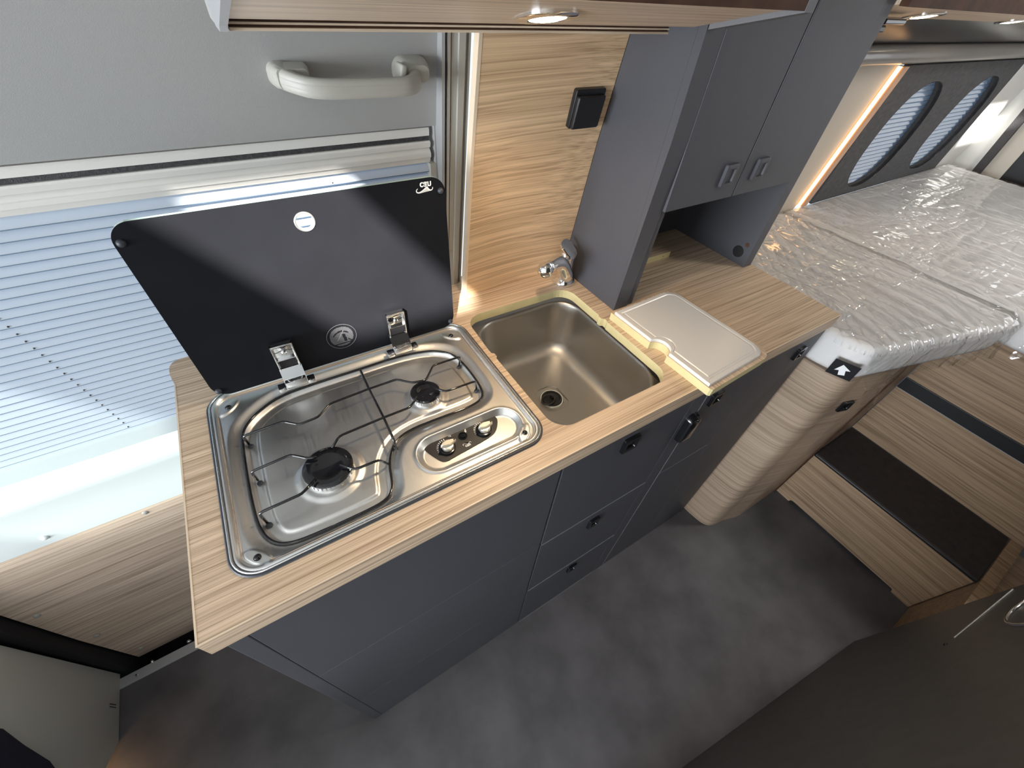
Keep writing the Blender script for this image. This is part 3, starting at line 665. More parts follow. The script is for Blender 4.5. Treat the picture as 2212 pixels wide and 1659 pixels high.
# burners
def burner(bx, by, rc, zc_):
    b0 = obj('burner', lathe(bm_new(), [(rc * 1.14, 0.8862), (rc * 1.14, 0.8875), (rc * 1.05, 0.8885), (rc * 1.02, 0.8960), (rc * 0.99, zc_ - 0.0005), (rc * 0.3, zc_)], bx, by, 56), 'steel_burner', hob, smooth=35)
    obj('burner_cap', lathe(bm_new(), [(rc * 1.0, zc_ - 0.0002), (rc * 1.035, zc_ + 0.0008), (rc * 1.03, zc_ + 0.0028), (rc * 0.97, zc_ + 0.0040), (rc * 0.55, zc_ + 0.0040), (rc * 0.50, zc_ + 0.0034), (0, zc_ + 0.0034)], bx, by, 56), 'black_enamel', b0, smooth=35)
    bm = bm_new()
    for k in range(36):
        a = 2 * PI * k / 36; r_ = rc * 1.012
        xform_b = Matrix.Translation((bx + r_ * math.cos(a), by + r_ * math.sin(a), zc_ - 0.0035)) @ Matrix.Rotation(a, 4, 'Z')
        t0 = len(bm.verts); box(bm, -0.0004, 0.0004, -0.0006, 0.0006, -0.0022, 0.0022); bm.verts.ensure_lookup_table()
        bmesh.ops.transform(bm, matrix=xform_b, verts=bm.verts[t0:])
    obj('flame_ports', bm, 'aluminium_flat', b0)
    return b0
B1 = burner(0.1567, 0.1355, 0.0298, 0.9015); B2 = burner(0.3170, 0.1985, 0.0218, 0.9005)
# pan support of bent black wire
gr = thing('wire', '', '')
bpy.data.objects.remove(gr)
ZB = 0.9105
def G(*pts): return [(x, y, ZB) for x, y in lower(pts, ZB)]
def bar(pts, e0=None, e1=None):
    q = [Vector(p) for p in pts]
    if e0: q = [Vector(e0)] + q
    if e1: q = q + [Vector(e1)]
    r_ = []
    for i, p in enumerate(q):          # short fillets at every bend
        if i in (0, len(q) - 1): r_.append(p); continue
        a, c = q[i - 1], q[i + 1]; f = 0.0045
        for t_ in (0.0, 0.5, 1.0):
            A = p + (a - p).normalized() * f; B = p + (c - p).normalized() * f
            r_.append((A * (1 - t_) ** 2 + p * 2 * t_ * (1 - t_) + B * t_ ** 2))
    return r_
bm = bm_new(); RW = 0.0018
xl = 0.0725
tube(bm, bar(G((xl, 0.2354), (0.1229, 0.2365), (0.1405, 0.2208), (0.1660, 0.2222), (0.1865, 0.2390), (0.2446, 0.2418), (0.2879, 0.2415), (0.3062, 0.2235), (0.3270, 0.2190), (0.3503, 0.2440), (0.3985, 0.2430)),
             (0.0735, 0.234, 0.888), (0.3950, 0.2410, 0.888)), RW)
tube(bm, bar(G((xl + 0.001, 0.1728), (0.1203, 0.1755), (0.1385, 0.1590), (0.1480, 0.1565)), (0.0750, 0.169, 0.889)), RW)
tube(bm, bar(G((0.1690, 0.1612), (0.1827, 0.1756), (0.2452, 0.1783), (0.2846, 0.1785), (0.3020, 0.1925)),), RW)
tube(bm, bar(G((0.3300, 0.1985), (0.3439, 0.1825), (0.3945, 0.1812)), None, (0.3950, 0.1790, 0.888)), RW)
tube(bm, bar(G((xl, 0.1101), (0.1202, 0.1115), (0.1396, 0.1240),), (0.0750, 0.1040, 0.887)), RW)
tube(bm, bar(G((0.1710, 0.1300), (0.1857, 0.1141), (0.2160, 0.1135)), None, (0.2255, 0.1120, 0.890)), RW)
tube(bm, bar(G((0.2457, 0.2880), (0.2446, 0.2418), (0.2452, 0.1783), (0.2440, 0.1350)), (0.2462, 0.2950, 0.890), (0.2430, 0.1260, 0.889)), RW)
obj('grate_bars', bm, 'black_enamel', hob, smooth=True)
cx__, cy__ = 0.23, 0.18
bm = tube(bm_new(), [(x - 0.0022 * (x - cx__) / max(1e-6, math.hypot(x - cx__, y - cy__)), y - 0.0022 * (y - cy__) / max(1e-6, math.hypot(x - cx__, y - cy__)), 0.8935) for x, y in rs_], 0.0019, 8, closed=True); obj('grate_ring', bm, 'black_enamel', hob, smooth=True)
for (x, y) in ((0.0752, 0.2300), (0.0762, 0.1650), (0.0762, 0.1010), (0.3935, 0.2385), (0.3935, 0.1765), (0.2462, 0.2905)):
    obj('grate_foot', lathe(bm_new(), [(0, 0.8892), (0.0022, 0.8892), (0.0036, 0.8875), (0.0036, 0.8830)], x, y, 14), 'rubber', hob, smooth=35)
for (x, y) in ((0.1480, 0.1175), (0.1710, 0.1555), (0.3090, 0.1895), (0.3235, 0.2120)):
    obj('rivet', lathe(bm_new(), [(0, 0.9045), (0.0012, 0.9043), (0.0018, 0.9034)], x, y, 10), 'chrome', hob, smooth=True)
# control panel
pc = [(0.2795, 0.1060), (0.2900, 0.0830), (0.2960, 0.0790), (0.3060, 0.0800), (0.3640, 0.0850), (0.3780, 0.0900), (0.3890, 0.1040), (0.3900, 0.1120), (0.3850, 0.1180), (0.3780, 0.1200), (0.2950, 0.1210), (0.2850, 0.1180), (0.2795, 0.1120)]
pc = [(p.x, p.y) for p in smooth_path([(0.335 + (x - 0.335) * 1.05, 0.101 + (y - 0.101) * 1.10, 0) for x, y in pc], 2, True)]
o = obj('control_plate', prism_z(bm_new(), pc, 0.8900, 0.8918), 'black_plastic', hob)
ZP = 0.8920
def knob(x, y):
    k0 = obj('knob', lathe(bm_new(), [(0.0118, ZP - 0.0012), (0.0118, ZP + 0.003), (0.0112, ZP + 0.0042), (0.0093, ZP + 0.0046), (0, ZP + 0.0046)], x, y, 36), 'black_gloss', hob, smooth=35)
    bm = bm_new(); loops = []
    for s, d_ in ((1.0, 0.0035), (0.98, 0.0085), (0.90, 0.0100), (0.75, 0.0104)):
        loops.append([(x + 0.0012 + a * s * 1.0, y - 0.0005 + b_ * s, ZP + d_) for a, b_ in circle(0, 0, 0.0088, 36)])
    loft(bm, loops, True, True); obj('knob_cap', bm, 'satin_metal', k0, smooth=35)
    bm = bm_new(); loops = []
    for s, d_ in ((1.0, 0.0098), (0.96, 0.0140), (0.85, 0.0150)):
        loops.append([(x + 0.0022 + a * s, y - 0.0008 + b_ * s, ZP + d_) for a, b_ in [(0.0118 * math.copysign(abs(math.cos(t_)) ** 1.0, math.cos(t_)), 0.0042 * math.sin(t_) * (1 - 0.25 * abs(math.cos(t_)))) for t_ in [2 * PI * k / 32 for k in range(32)]]])
    loft(bm, loops, True, True); obj('knob_grip', bm, 'satin_metal', k0, smooth=35)
    obj('knob_mark', lathe(bm_new(), [(0, ZP + 0.0153), (0.0011, ZP + 0.0153), (0.0011, ZP + 0.0146)], x + 0.0108, y - 0.0008, 12), 'black_plastic', k0)
    bm = bm_new()                                          # power scale printed round the knob
    for k in range(9):
        a = math.radians(178 - 11.5 * k); ln = 0.0018 + 0.00033 * k; wd = 0.00034 + 0.00003 * k; t0 = len(bm.verts)
        box(bm, 0, ln, -wd, wd, 0, 0.0001); bm.verts.ensure_lookup_table()
        bmesh.ops.transform(bm, matrix=Matrix.Translation((x + 0.0130 * math.cos(a) + 0.001, y + 0.0130 * math.sin(a), 0.89185)) @ Matrix.Rotation(a, 4, 'Z'), verts=bm.verts[t0:])
    for j, wd in enumerate((0.0003, 0.0003, 0.0006)):      # off mark bars
        box(bm, x + 0.0105 + 0.0012 * j, x + 0.0105 + 0.0012 * j + wd, y + 0.0165 - 0.0004 * j, y + 0.0200 - 0.0004 * j, 0.89185, 0.89195)
    obj('scale_print', bm, 'white_print', o_plate)
o_plate = o
knob(0.3045, 0.0955); knob(0.3640, 0.0985)
b0 = obj('ignition_button', lathe(bm_new(), [(0.0066, ZP), (0.0066, ZP + 0.0010), (0.0052, ZP + 0.0010), (0.0050, ZP + 0.0001), (0.0038, ZP + 0.0001), (0.0037, ZP + 0.0016), (0, ZP + 0.0018)], 0.3330, 0.1040, 28), 'black_gloss', hob, smooth=35)
bm = prism_z(bm_new(), [(0.3408, 0.1135), (0.3385, 0.1095), (0.3400, 0.1095), (0.3388, 0.1062), (0.3422, 0.1105), (0.3405, 0.1105), (0.3425, 0.1135)], 0.89185, 0.89195)
obj('spark_print', bm, 'white_print', o_plate)
def swoosh(w_, th):
    cl_ = smooth_path([(-0.40, 0.17, 0), (-0.50, 0.10, 0), (-0.49, -0.03, 0), (-0.30, -0.07, 0), (-0.05, 0.05, 0), (0.14, 0.19, 0), (0.17, 0.17, 0), (0.24, 0.05, 0), (0.38, -0.02, 0), (0.49, 0.05, 0), (0.49, 0.15, 0)], 2)
    up_, lo_ = [], []; n = len(cl_)
    for k, p in enumerate(cl_):
        t_ = (cl_[min(k + 1, n - 1)] - cl_[max(k - 1, 0)]).normalized(); h_ = th * (0.3 + 0.9 * math.sin(PI * k / (n - 1)))
        q = Vector((p.x * w_, p.y * w_)); nn_ = Vector((-t_.y, t_.x)) * h_; up_.append(tuple(q + nn_)); lo_.append(tuple(q - nn_))
    return up_ + lo_[::-1]
bm = text_bm('can', 0.0062); xform(bm, Matrix.Translation((0.3325, 0.0868, 0.8919))); obj('logo_print', bm, 'white_print', o_plate)
bm = prism_z(bm_new(), [(0.3325 + a, 0.0905 - b_) for a, b_ in swoosh(0.0125, 0.00040)], 0.89185, 0.89195); obj('logo_swoosh', bm, 'white_print', o_plate)
# pressed maker's oval on the tray floor
bm = bm_new(); t_ = 0.8853
tube(bm, [(x, y, t_) for x, y in circle(0.2860, 0.2050, 0.0125, 32, 0.0058)], 0.00022, 5, closed=True)
for k in range(6): box(bm, 0.2785 + 0.0022 * k, 0.2793 + 0.0022 * k, 0.2035, 0.2085, t_, t_ + 0.0002)
obj('pressed_mark', bm, 'steel_burner', hob)
# glass lid
lid_h, lid_w = 0.2505, 0.3735; LX = 0.0517; LY, LZ = 0.3205, 0.9082; tilt = math.atan2(0.0105, 0.2503)
LM = Matrix.Translation((LX, LY, LZ)) @ Matrix.Rotation(PI / 2 - tilt, 4, 'X')      # local x right, local y up the glass, local z towards the viewer (-Y)
cornr = rrect(0, lid_w, 0, lid_h, 0.022, 10)
bm = plate(cornr, [circle(0.1845, 0.2205, 0.0098, 40)], 0.0046)
bmesh.ops.translate(bm, verts=bm.verts, vec=(0, 0, -0.0046))
xform(bm, LM); lid = obj('lid', bm, ['black_glass', 'glass_edge'], hob)
nrm = (LM.to_3x3() @ Vector((0, 0, 1)))
for f in lid.data.polygons:
    if abs(f.normal.dot(nrm)) < 0.5: f.material_index = 1
def onlid(name, bm, mat, parent=lid, **k): return obj(name, xform(bm, LM), mat, parent, **k)
onlid('hole_ring', lathe(bm_new(), [(0.0099, -0.006), (0.0099, 0.0012), (0.0112, 0.0018), (0.0122, 0.0008), (0.0122, 0.0001)], 0.1845, 0.2205, 40), 'aluminium', smooth=35)
for (x, y) in ((0.0040, 0.2300), (0.3665, 0.2310), (0.0040, 0.0110), (0.3665, 0.0100)):
    x = min(max(x, 0.0065), lid_w - 0.0065)
    onlid('lid_buffer', lathe(bm_new(), [(0, 0.0042), (0.0018, 0.0039), (0.0038, 0.0022), (0.0043, 0.0)], x, y, 20), 'rubber', smooth=True)
bm = text_bm('can', 0.0125, 0.0001); bmesh.ops.scale(bm, vec=(1, -1, 1), verts=bm.verts); bmesh.ops.reverse_faces(bm, faces=bm.faces); bmesh.ops.translate(bm, verts=bm.verts, vec=(0.3455, 0.2415, 0.00025))
onlid('logo_print', bm, 'white_print')
bm = prism_z(bm_new(), [(0.3435 + a, 0.2340 + b_) for a, b_ in swoosh(0.0240, 0.0008)], 0.0001, 0.0003); onlid('logo_swoosh', bm, 'white_print')
# round warning print
cx_, cy_ = 0.1855, 0.0425; bm = bm_new()
tube(bm, [(x, y, 0.0002) for x, y in circle(cx_, cy_, 0.0218, 48)], 0.00022, 5, closed=True)
for j in range(-19, 20):
    for i in range(-19, 20):
        x, y = i * 0.00088, j * 0.00088; r_ = math.hypot(x, y)
        if r_ > 0.0175: continue
        on_arc = 0.0005 < y - (0.0075 - (x * x) / 0.022) < 0.0034 and -0.012 < x < 0.011
        on_handle = abs(x - 0.0035 + y * 0.15) < 0.0022 and -0.010 < y < 0.004
        on_text = -0.0135 < y < -0.0115 or (x > 0.008 and abs(y + x * 0.9 - 0.0005) < 0.0014)
        if on_arc or on_handle or on_text: continue
        box(bm, cx_ + x - 0.00027, cx_ + x + 0.00027, cy_ + y - 0.00027, cy_ + y + 0.00027, 0.0001, 0.0002)
onlid('warning_print', bm, 'grey_print', kind='stuff')
bm = xform(box(bm_new(), -0.0105, 0.0105, -0.0004, 0.0004, 0.0001, 0.0004), Matrix.Translation((cx_ - 0.0015, cy_ + 0.002, 0)) @ Matrix.Rotation(0.95, 4, 'Z')); onlid('warning_stroke', bm, 'grey_print')
# chrome hinges
for hx in (0.1552, 0.3208):
    bm = bm_new()
    box(bm, hx - 0.0145, hx + 0.0145, 0.2945, 0.3120, 0.9040, 0.9180, bev=0.0012)                        # knuckle block
    h0 = obj('hinge', bm, 'chrome', hob, smooth=35)
    prof = [(0.2945, 0.9045), (0.3020, 0.9195), (0.3110, 0.9320), (0.3160, 0.9320), (0.3160, 0.9100), (0.3100, 0.9045)]
    obj('hinge_cover', prism_x(bm_new(), prof, hx - 0.0152, hx + 0.0152), 'chrome', h0)
    bm = box(bm_new(), hx - 0.0145, hx + 0.0145, 0.3135, 0.3172, 0.9300, 0.9755, bev=0.0008)
    box(bm, hx - 0.0145, hx - 0.0125, 0.3085, 0.3140, 0.9310, 0.9755, bev=0.0006); box(bm, hx + 0.0125, hx + 0.0145, 0.3085, 0.3140, 0.9310, 0.9755, bev=0.0006)
    box(bm, hx - 0.0145, hx + 0.0145, 0.3085, 0.3140, 0.9735, 0.9755, bev=0.0006); box(bm, hx - 0.0125, hx + 0.0125, 0.3100, 0.3140, 0.9475, 0.9490)
    obj('hinge_plate', bm, 'chrome', h0, smooth=35)
    obj('hinge_pocket', box(bm_new(), hx - 0.0118, hx + 0.0118, 0.3118, 0.3134, 0.9330, 0.9470), 'gap_black', h0)
    bm = lathe(bm_new(), [(0, 0.0022), (0.0022, 0.0024), (0.0037, 0.0012), (0.0038, 0)], 0, 0, 20); box(bm, -0.0020, 0.0020, -0.0004, 0.0004, 0.0020, 0.0028)
    obj('hinge_screw', xform(bm, Matrix.Translation((hx, 0.3134, 0.9585)) @ Matrix.Rotation(PI / 2, 4, 'X')), 'chrome', h0, smooth=35)
    for s in (-1, 1): obj('hinge_foot', box(bm_new(), hx + s * 0.0205 - 0.0055, hx + s * 0.0205 + 0.0055, 0.2950, 0.3080, 0.9020, 0.9095, bev=0.0015), 'chrome', h0, smooth=35)

# ================================================================== SINK
sk = thing('sink', 'rectangular brushed steel sink bowl set below the worktop beside the hob', 'sink', (0.58, 0.2, 0.74))
def bl_loop(g_, z_, r_): return [(x, y, z_) for x, y in rrect(0.4720 + g_, 0.7080 - g_, 0.0560 + g_, 0.3470 - g_, r_, 10)]
loops = [[(x, y, 0.8650) for x, y in rrect(0.4500, 0.7210, 0.0380, 0.3680, 0.05, 10)], bl_loop(-0.004, 0.8650, 0.054), bl_loop(-0.001, 0.8655, 0.051), bl_loop(0.0015, 0.8635, 0.050), bl_loop(0.0030, 0.8590, 0.050)]
for k in range(1, 9):
    t_ = k / 8; loops.append(bl_loop(0.0030 + 0.009 * t_, 0.859 - 0.084 * t_, 0.050))
for k in range(1, 9):
    a = PI / 2 * k / 8; loops.append(bl_loop(0.012 + 0.030 * (1 - math.cos(a)), 0.775 - 0.029 * math.sin(a), 0.050 - 0.012 * (k / 8)))
dx, dy = 0.5825, 0.1990
inner = loops[-1]
bm = bm_new(); loft(bm, loops)
n = len(inner); bm.verts.ensure_lookup_table(); last = bm.verts[-n:]
angs = [math.atan2(p[1] - dy, p[0] - dx) for p in inner]
prev = list(last)
for t_, zz in ((0.5, 0.7454), (1.0, 0.7448)):
    cur = [bm.verts.new((inner[i][0] * (1 - t_) + (dx + 0.035 * math.cos(angs[i])) * t_, inner[i][1] * (1 - t_) + (dy + 0.035 * math.sin(angs[i])) * t_, zz)) for i in range(n)]
    for i in range(n): bm.faces.new((prev[i], prev[(i + 1) % n], cur[(i + 1) % n], cur[i]))
    prev = cur
obj('bowl', bm, 'steel_bowl', sk, smooth=60)
obj('drain_flange', lathe(bm_new(), [(0.0360, 0.7446), (0.0350, 0.7440), (0.0345, 0.7432), (0.0250, 0.7420), (0.0235, 0.7400), (0, 0.7400)], dx, dy, 48), 'steel_bowl', sk, smooth=35)
obj('drain_ring', lathe(bm_new(), [(0.0215, 0.7405), (0.0218, 0.7450), (0.0232, 0.7455), (0.0240, 0.7440), (0.0240, 0.7405)], dx, dy, 48), 'white_plastic', sk, smooth=40)
pl = thing('sink_plug', 'black rubber plug with a folded ring handle in the sink drain', 'plug', (dx, dy, 0.745))
obj('stopper', lathe(bm_new(), [(0.0212, 0.7407), (0.0212, 0.7462), (0.0200, 0.7475), (0.0165, 0.7478), (0.0158, 0.7462), (0, 0.7460)], dx, dy, 40), 'black_plastic', pl, smooth=35)
rp = [Vector((dx - 0.004 + 0.013 * math.cos(a) - 0.009, dy - 0.004 + 0.013 * math.sin(a) * 0.9, 0.7525 + 0.003 * math.cos(a * 1.0))) for a in [2 * PI * k / 28 for k in range(28)]]
obj('ring_pull', tube(bm_new(), rp, 0.0019, 8, closed=True), 'black_plastic', pl, smooth=True)
obj('ring_tab', box(bm_new(), dx - 0.0035, dx + 0.003, dy - 0.005, dy + 0.004, 0.7455, 0.7535, bev=0.001), 'black_plastic', pl)

# ---- tap
tp = thing('tap', 'small chrome tap with ball-ended spout in the corner behind the sink', 'tap', (0.702, 0.361, H))
tx, ty = 0.7000, 0.3600
obj('base', lathe(bm_new(), [(0.0240, 0.9002), (0.0245, 0.9030), (0.0235, 0.9055), (0.0200, 0.9075), (0.0165, 0.9130), (0, 0.9130)], tx, ty, 40), 'chrome', tp, smooth=35)
obj('body', lathe(bm_new(), [(0.0165, 0.9132), (0.0155, 0.9200), (0.0158, 0.9500), (0.0168, 0.9580), (0.0172, 0.9650), (0.0150, 0.9700), (0, 0.9710)], tx, ty, 40), 'chrome', tp, smooth=35)
bm = bm_new(); loops = []
for s_2, d_ in ((0.94, 0.0), (1.0, 0.001), (1.0, 0.004), (0.90, 0.0055)):
    loops.append([(a * s_2, b_ * s_2, d_) for a, b_ in rrect(-0.0175, 0.0175, -0.018, 0.026, 0.0160, 8)])
loft(bm, loops, True, True); xform(bm, Matrix.Translation((tx - 0.002, ty - 0.004, 0.9715)) @ Matrix.Rotation(0.42, 4, 'Z') @ Matrix.Rotation(math.radians(40), 4, 'X'))
obj('lever', bm, 'chrome', tp, smooth=35)
sp = smooth_path([(0.697, 0.350, 0.918), (0.686, 0.338, 0.932), (0.672, 0.330, 0.952), (0.655, 0.322, 0.974), (0.638, 0.316, 0.983), (0.620, 0.312, 0.982)], 3)
n_ = len(sp); obj('spout', tube(bm_new(), sp, 0.008, 20, rs=[0.0150 - 0.0040 * (i / n_) for i in range(n_)]), 'chrome', tp, smooth=60)
bm = bm_new(); bmesh.ops.create_uvsphere(bm, u_segments=32, v_segments=20, radius=0.0150); xform(bm, Matrix.Translation((0.6085, 0.3115, 0.9770)))
obj('spout_ball', bm, 'chrome', tp, smooth=True)

# ---- sink cover halves and the white cutting board
def cover(name, label, ox, oy, rot, tex='oak_y', holes=True):
    t0 = thing(name, label, 'sink cover', (ox, oy, H))
    # local: left edge at x=0 with the finger notch, right corners rounded; y from 0 (front) to .2335
    W_, D_ = 0.1735, 0.2335
    pts = [(0.003, 0.0), (0.0, 0.0035)] + [(0.0, 0.094)] + [(0.0175 * math.sin(a), 0.1135 - 0.0195 * math.cos(a)) for a in [PI * k / 12 for k in range(1, 12)]] + [(0.0, 0.1335), (0.0, D_)]
    pts += [(p[0], p[1]) for p in [(W_ - 0.026 + 0.026 * math.sin(a), D_ - 0.026 + 0.026 * math.cos(a)) for a in [PI / 2 * k / 8 for k in range(9)]]]
    pts += [(W_ - 0.026 + 0.026 * math.cos(a), 0.026 - 0.026 * math.sin(a)) for a in [PI / 2 * k / 8 for k in range(9)]]
    bm = prism_z(bm_new(), pts, 0, 0.0150); M = Matrix.Translation((ox, oy, H + 0.0002)) @ Matrix.Rotation(rot, 4, 'Z')
    o_ = obj('board', xform(bm, M), [tex, 'raw_plywood_edge'], t0)
    for f in o_.data.polygons:
        if abs(f.normal.z) < 0.5: f.material_index = 1
    return t0, M, pts
cv, CM, cpts = cover('sink_cover', 'oak sink cover half under the white cutting board, on the worktop right of the sink', 0.7125, -0.0212, 0.042)
cb = thing('cutting_board', 'white plastic cutting board with a rounded juice groove, lying on the sink cover', 'cutting board', (0.79, 0.1, H + 0.0155))
def cboard(i, z_):      # outline inset by i
    W_, D_ = 0.1610 - i, 0.2260 - i; r_ = max(0.004, 0.024 - i * 0.8); a0 = 0.0015 + i; b0_ = 0.008 + i
    pts = [(a0, b0_)] + [(a0, 0.0925)] + [(a0 + 0.0165 * math.sin(a), 0.1135 - (0.0200) * math.cos(a)) for a in [PI * k / 12 for k in range(1, 12)]] + [(a0, 0.1345), (a0, D_)]
    pts += [(W_ - r_ + r_ * math.sin(a), D_ - r_ + r_ * math.cos(a)) for a in [PI / 2 * k / 8 for k in range(9)]]
    pts += [(W_ - r_ + r_ * math.cos(a), b0_ + r_ - r_ * math.sin(a)) for a in [PI / 2 * k / 8 for k in range(9)]]
    return [tuple(CM @ Vector((x, y, z_))) for x, y in pts]
bm = loft(bm_new(), [cboard(0, 0.0153), cboard(0, 0.0205), cboard(0.0008, 0.0212), cboard(0.0080, 0.0212), cboard(0.0095, 0.0198), cboard(0.0120, 0.0198), cboard(0.0135, 0.0212)], True, True)
obj('board', bm, 'white_board', cb, smooth=40)
c2, M2, _ = cover('sink_cover', 'second oak sink cover half stored at the back of the niche in the tall cabinet', 0.9995, 0.3330, PI / 2 * 0 + PI, tex='oak_x')
for ch in [x for x in bpy.data.objects if x.parent == c2]: C.objects.unlink(ch); bpy.data.objects.remove(ch)
c2.location = (0.90, 0.38, H)
bm = prism_z(bm_new(), [(p[0], p[1]) for p in rrect(0.800, 0.9985, 0.3335, 0.4300, 0.003)], H + 0.0001, H + 0.0150)
o_ = obj('board', bm, ['oak_x', 'raw_plywood_edge'], c2)
for f in o_.data.polygons:
    if abs(f.normal.z) < 0.5: f.material_index = 1
obj('screw_hole', xform(lathe(bm_new(), [(0, 0.0002), (0.0012, 0.0002), (0.0012, 0)], 0, 0, 10), Matrix.Translation((0.974, 0.3334, 0.9075)) @ Matrix.Rotation(PI / 2, 4, 'X')), 'brown_edge', c2)

# ================================================================== WALL PANEL, SOCKET, TALL CABINET
bs = thing('splashback_panel', 'oak wall panel with wavy grain behind sink and tap', 'wall panel', (0.6, 0.4, H))
pp = [(0.4010, 0.9001), (0.3925, 0.968), (0.3675, 1.166), (0.3445, 1.304), (0.3300, 1.37)]
bm = prism_x(bm_new(), pp + [(y + 0.012, z_) for y, z_ in pp[::-1]], 0.4905, 0.7280); obj('board', bm, 'oak_wall', bs)
bm = prism_x(bm_new(), [(y - 0.0004, z_) for y, z_ in pp] + [(y + 0.0124, z_) for y, z_ in pp[::-1]], 0.4855, 0.4904); obj('edge_band', bm, 'oak_edging', bs)
so_ = thing('power_socket', 'black square flap power socket on the oak wall panel', 'socket', (0.678, 0.352, 1.215))
a_ = math.atan2(0.0231, 0.138)
SM = Matrix.Translation((0.6785, 0.3580, 1.2150)) @ Matrix.Rotation(PI / 2 - 0.0, 4, 'X') @ Matrix.Rotation(-a_, 4, 'X')
SM = Matrix.Translation((0.6785, 0.3590, 1.2170)) @ Matrix.Rotation(PI / 2 + a_, 4, 'X')
bm = loft(bm_new(), [[(a * s, b_ * s, d_) for a, b_ in rrect(-0.0285, 0.0285, -0.0265, 0.0265, 0.003, 4)] for s, d_ in ((1, -0.001), (1, 0.007), (0.97, 0.008))], True, True)
obj('frame', xform(bm, SM), 'black_plastic', so_, smooth=35)
bm = loft(bm_new(), [[(a * s, b_ * s - 0.0022, d_) for a, b_ in rrect(-0.0265, 0.0265, -0.0235, 0.0215, 0.003, 4)] for s, d_ in ((1, 0.008), (1, 0.0125), (0.94, 0.0145))], True, True)
obj('flap', xform(bm, SM), 'black_plastic', so_, smooth=35)

tc_ = thing('tall_cabinet', 'tall anthracite wall cabinet with two doors above an open niche on the worktop', 'cabinet', (0.94, 0.32, H))
def lean(z): return 0.2294 - 0.0129 * min(1, (z - 0.9) / 0.3)
wl = [(0.4005, 0.9001), (0.3920, 0.968), (0.3670, 1.166), (0.3440, 1.304), (0.312, 1.48)]
fr_ = [(0.2165, 1.48), (0.2165, 1.2), (0.2294, 0.9001)]
obj('side_panel', prism_x(bm_new(), [(0.2315, 0.9001)] + wl + [(0.2300, 1.48), (0.2302, 1.2)], 0.7286, 0.7600), 'anthracite', tc_)
obj('front_post', prism_x(bm_new(), [(0.2294, 0.9001), (0.2313, 0.9001), (0.2300, 1.2), (0.2298, 1.48), (0.2165, 1.48), (0.2165, 1.2)], 0.7286, 0.7640), 'anthracite', tc_)
obj('inner_post', prism_x(bm_new(), [(0.2318, 0.9001), (0.2600, 0.9001), (0.2600, 1.094), (0.2250, 1.094)], 0.7602, 0.7798), 'anthracite', tc_)
obj('right_panel', prism_x(bm_new(), [(0.2200, 0.9001), (0.4600, 0.9001), (0.39, 1.48), (0.2170, 1.48)], 1.1290, 1.1570), 'anthracite', tc_)
obj('back_panel', prism_x(bm_new(), [(0.4340, 0.9001), (0.4400, 0.9001), (0.40, 1.30), (0.390, 1.30)], 0.7602, 1.1288), 'anthracite', tc_)
boxo('bottom_panel', 'anthracite', tc_, 0.7602, 1.1288, 0.2350, 0.4050, 1.1000, 1.1120)
for (a, b_, hx0) in ((0.7655, 0.9395, 0.8845), (0.9432, 1.1262, 0.9725)):
    dr = boxo('door', 'anthracite', tc_, a, b_, 0.2160, 0.2340, 1.0945, 1.48, bev=0.0012)
    bm = bm_new(); xm, zm = hx0 + 0.0150, 1.1370; loops = []
    for s, d_ in ((1.0, 0.0), (0.98, 0.0055), (0.88, 0.0062), (0.60, 0.0062), (0.55, 0.0030)):
        loops.append([(xm + a2 * s, 0.2160 - d_, zm + b2 * s) for a2, b2 in rrect(-0.0155, 0.0155, -0.0190, 0.0190, 0.004, 4)])
    loft(bm, loops, True, True); obj('handle', bm, 'anthracite', dr, smooth=35)
obj('gap_strip', box(bm_new(), 0.7642, 1.1288, 0.2345, 0.2352, 1.0950, 1.48), 'gap_black', tc_)
obj('cap_disc', xform(lathe(bm_new(), [(0, 0.0015), (0.0125, 0.0012), (0.0135, 0)], 0, 0, 30), Matrix.Translation((1.1290, 0.2495, 0.9270)) @ Matrix.Rotation(-PI / 2, 4, 'Y')), 'black_plastic', tc_, smooth=35)
obj('cable_hole', xform(lathe(bm_new(), [(0, 0.0006), (0.0045, 0.0006), (0.005, 0)], 0, 0, 20), Matrix.Translation((1.1290, 0.2360, 0.9490)) @ Matrix.Rotation(-PI / 2, 4, 'Y')), 'brown_edge', tc_)

# ---- overhead locker over the worktop
lk = thing('overhead_locker', 'pale oak overhead locker with moulded lip above the worktop', 'cabinet', (0.47, 0.2, 1.31))
kk = (1.3514 - 1.3197) / (0.1207 - 0.2567)
def zb(y): return 1.3197 + (y - 0.2567) * kk
obj('bottom_panel', prism_x(bm_new(), [(0.2373, zb(0.2373)), (0.1207, zb(0.1207)), (0.1207, zb(0.1207) + 0.012), (0.2373, zb(0.2373) + 0.012)], 0.2185, 0.7285), 'oak_locker', lk)
obj('front_panel', prism_x(bm_new(), [(0.1200, zb(0.1207) - 0.0004), (0.1060, zb(0.1207) - 0.0004), (0.1060, 1.48), (0.1200, 1.48)], 0.2185, 0.7285), 'brown_edge', lk)
lp_ = [(0.2750, 1.3130), (0.2750, 1.3150), (0.2785, 1.3154), (0.2785, 1.3168), (0.2750, 1.3172), (0.2750, 1.3186), (0.2800, 1.3190), (0.3060, 1.3190), (0.3060, 1.3130)]
obj('moulded_lip', prism_x(bm_new(), lp_, 0.2200, 0.7285), 'oak_locker', lk)
obj('lip_groove', prism_x(bm_new(), [(0.2770, 1.3191), (0.2770, 1.3300), (0.3060, 1.3300), (0.3060, 1.3191)], 0.2200, 0.7284), 'brown_edge', lk)
obj('lip_groove', prism_x(bm_new(), [(0.2780, 1.3154), (0.2780, 1.3168), (0.2784, 1.3168), (0.2784, 1.3154)], 0.2200, 0.7284), 'brown_edge', lk)
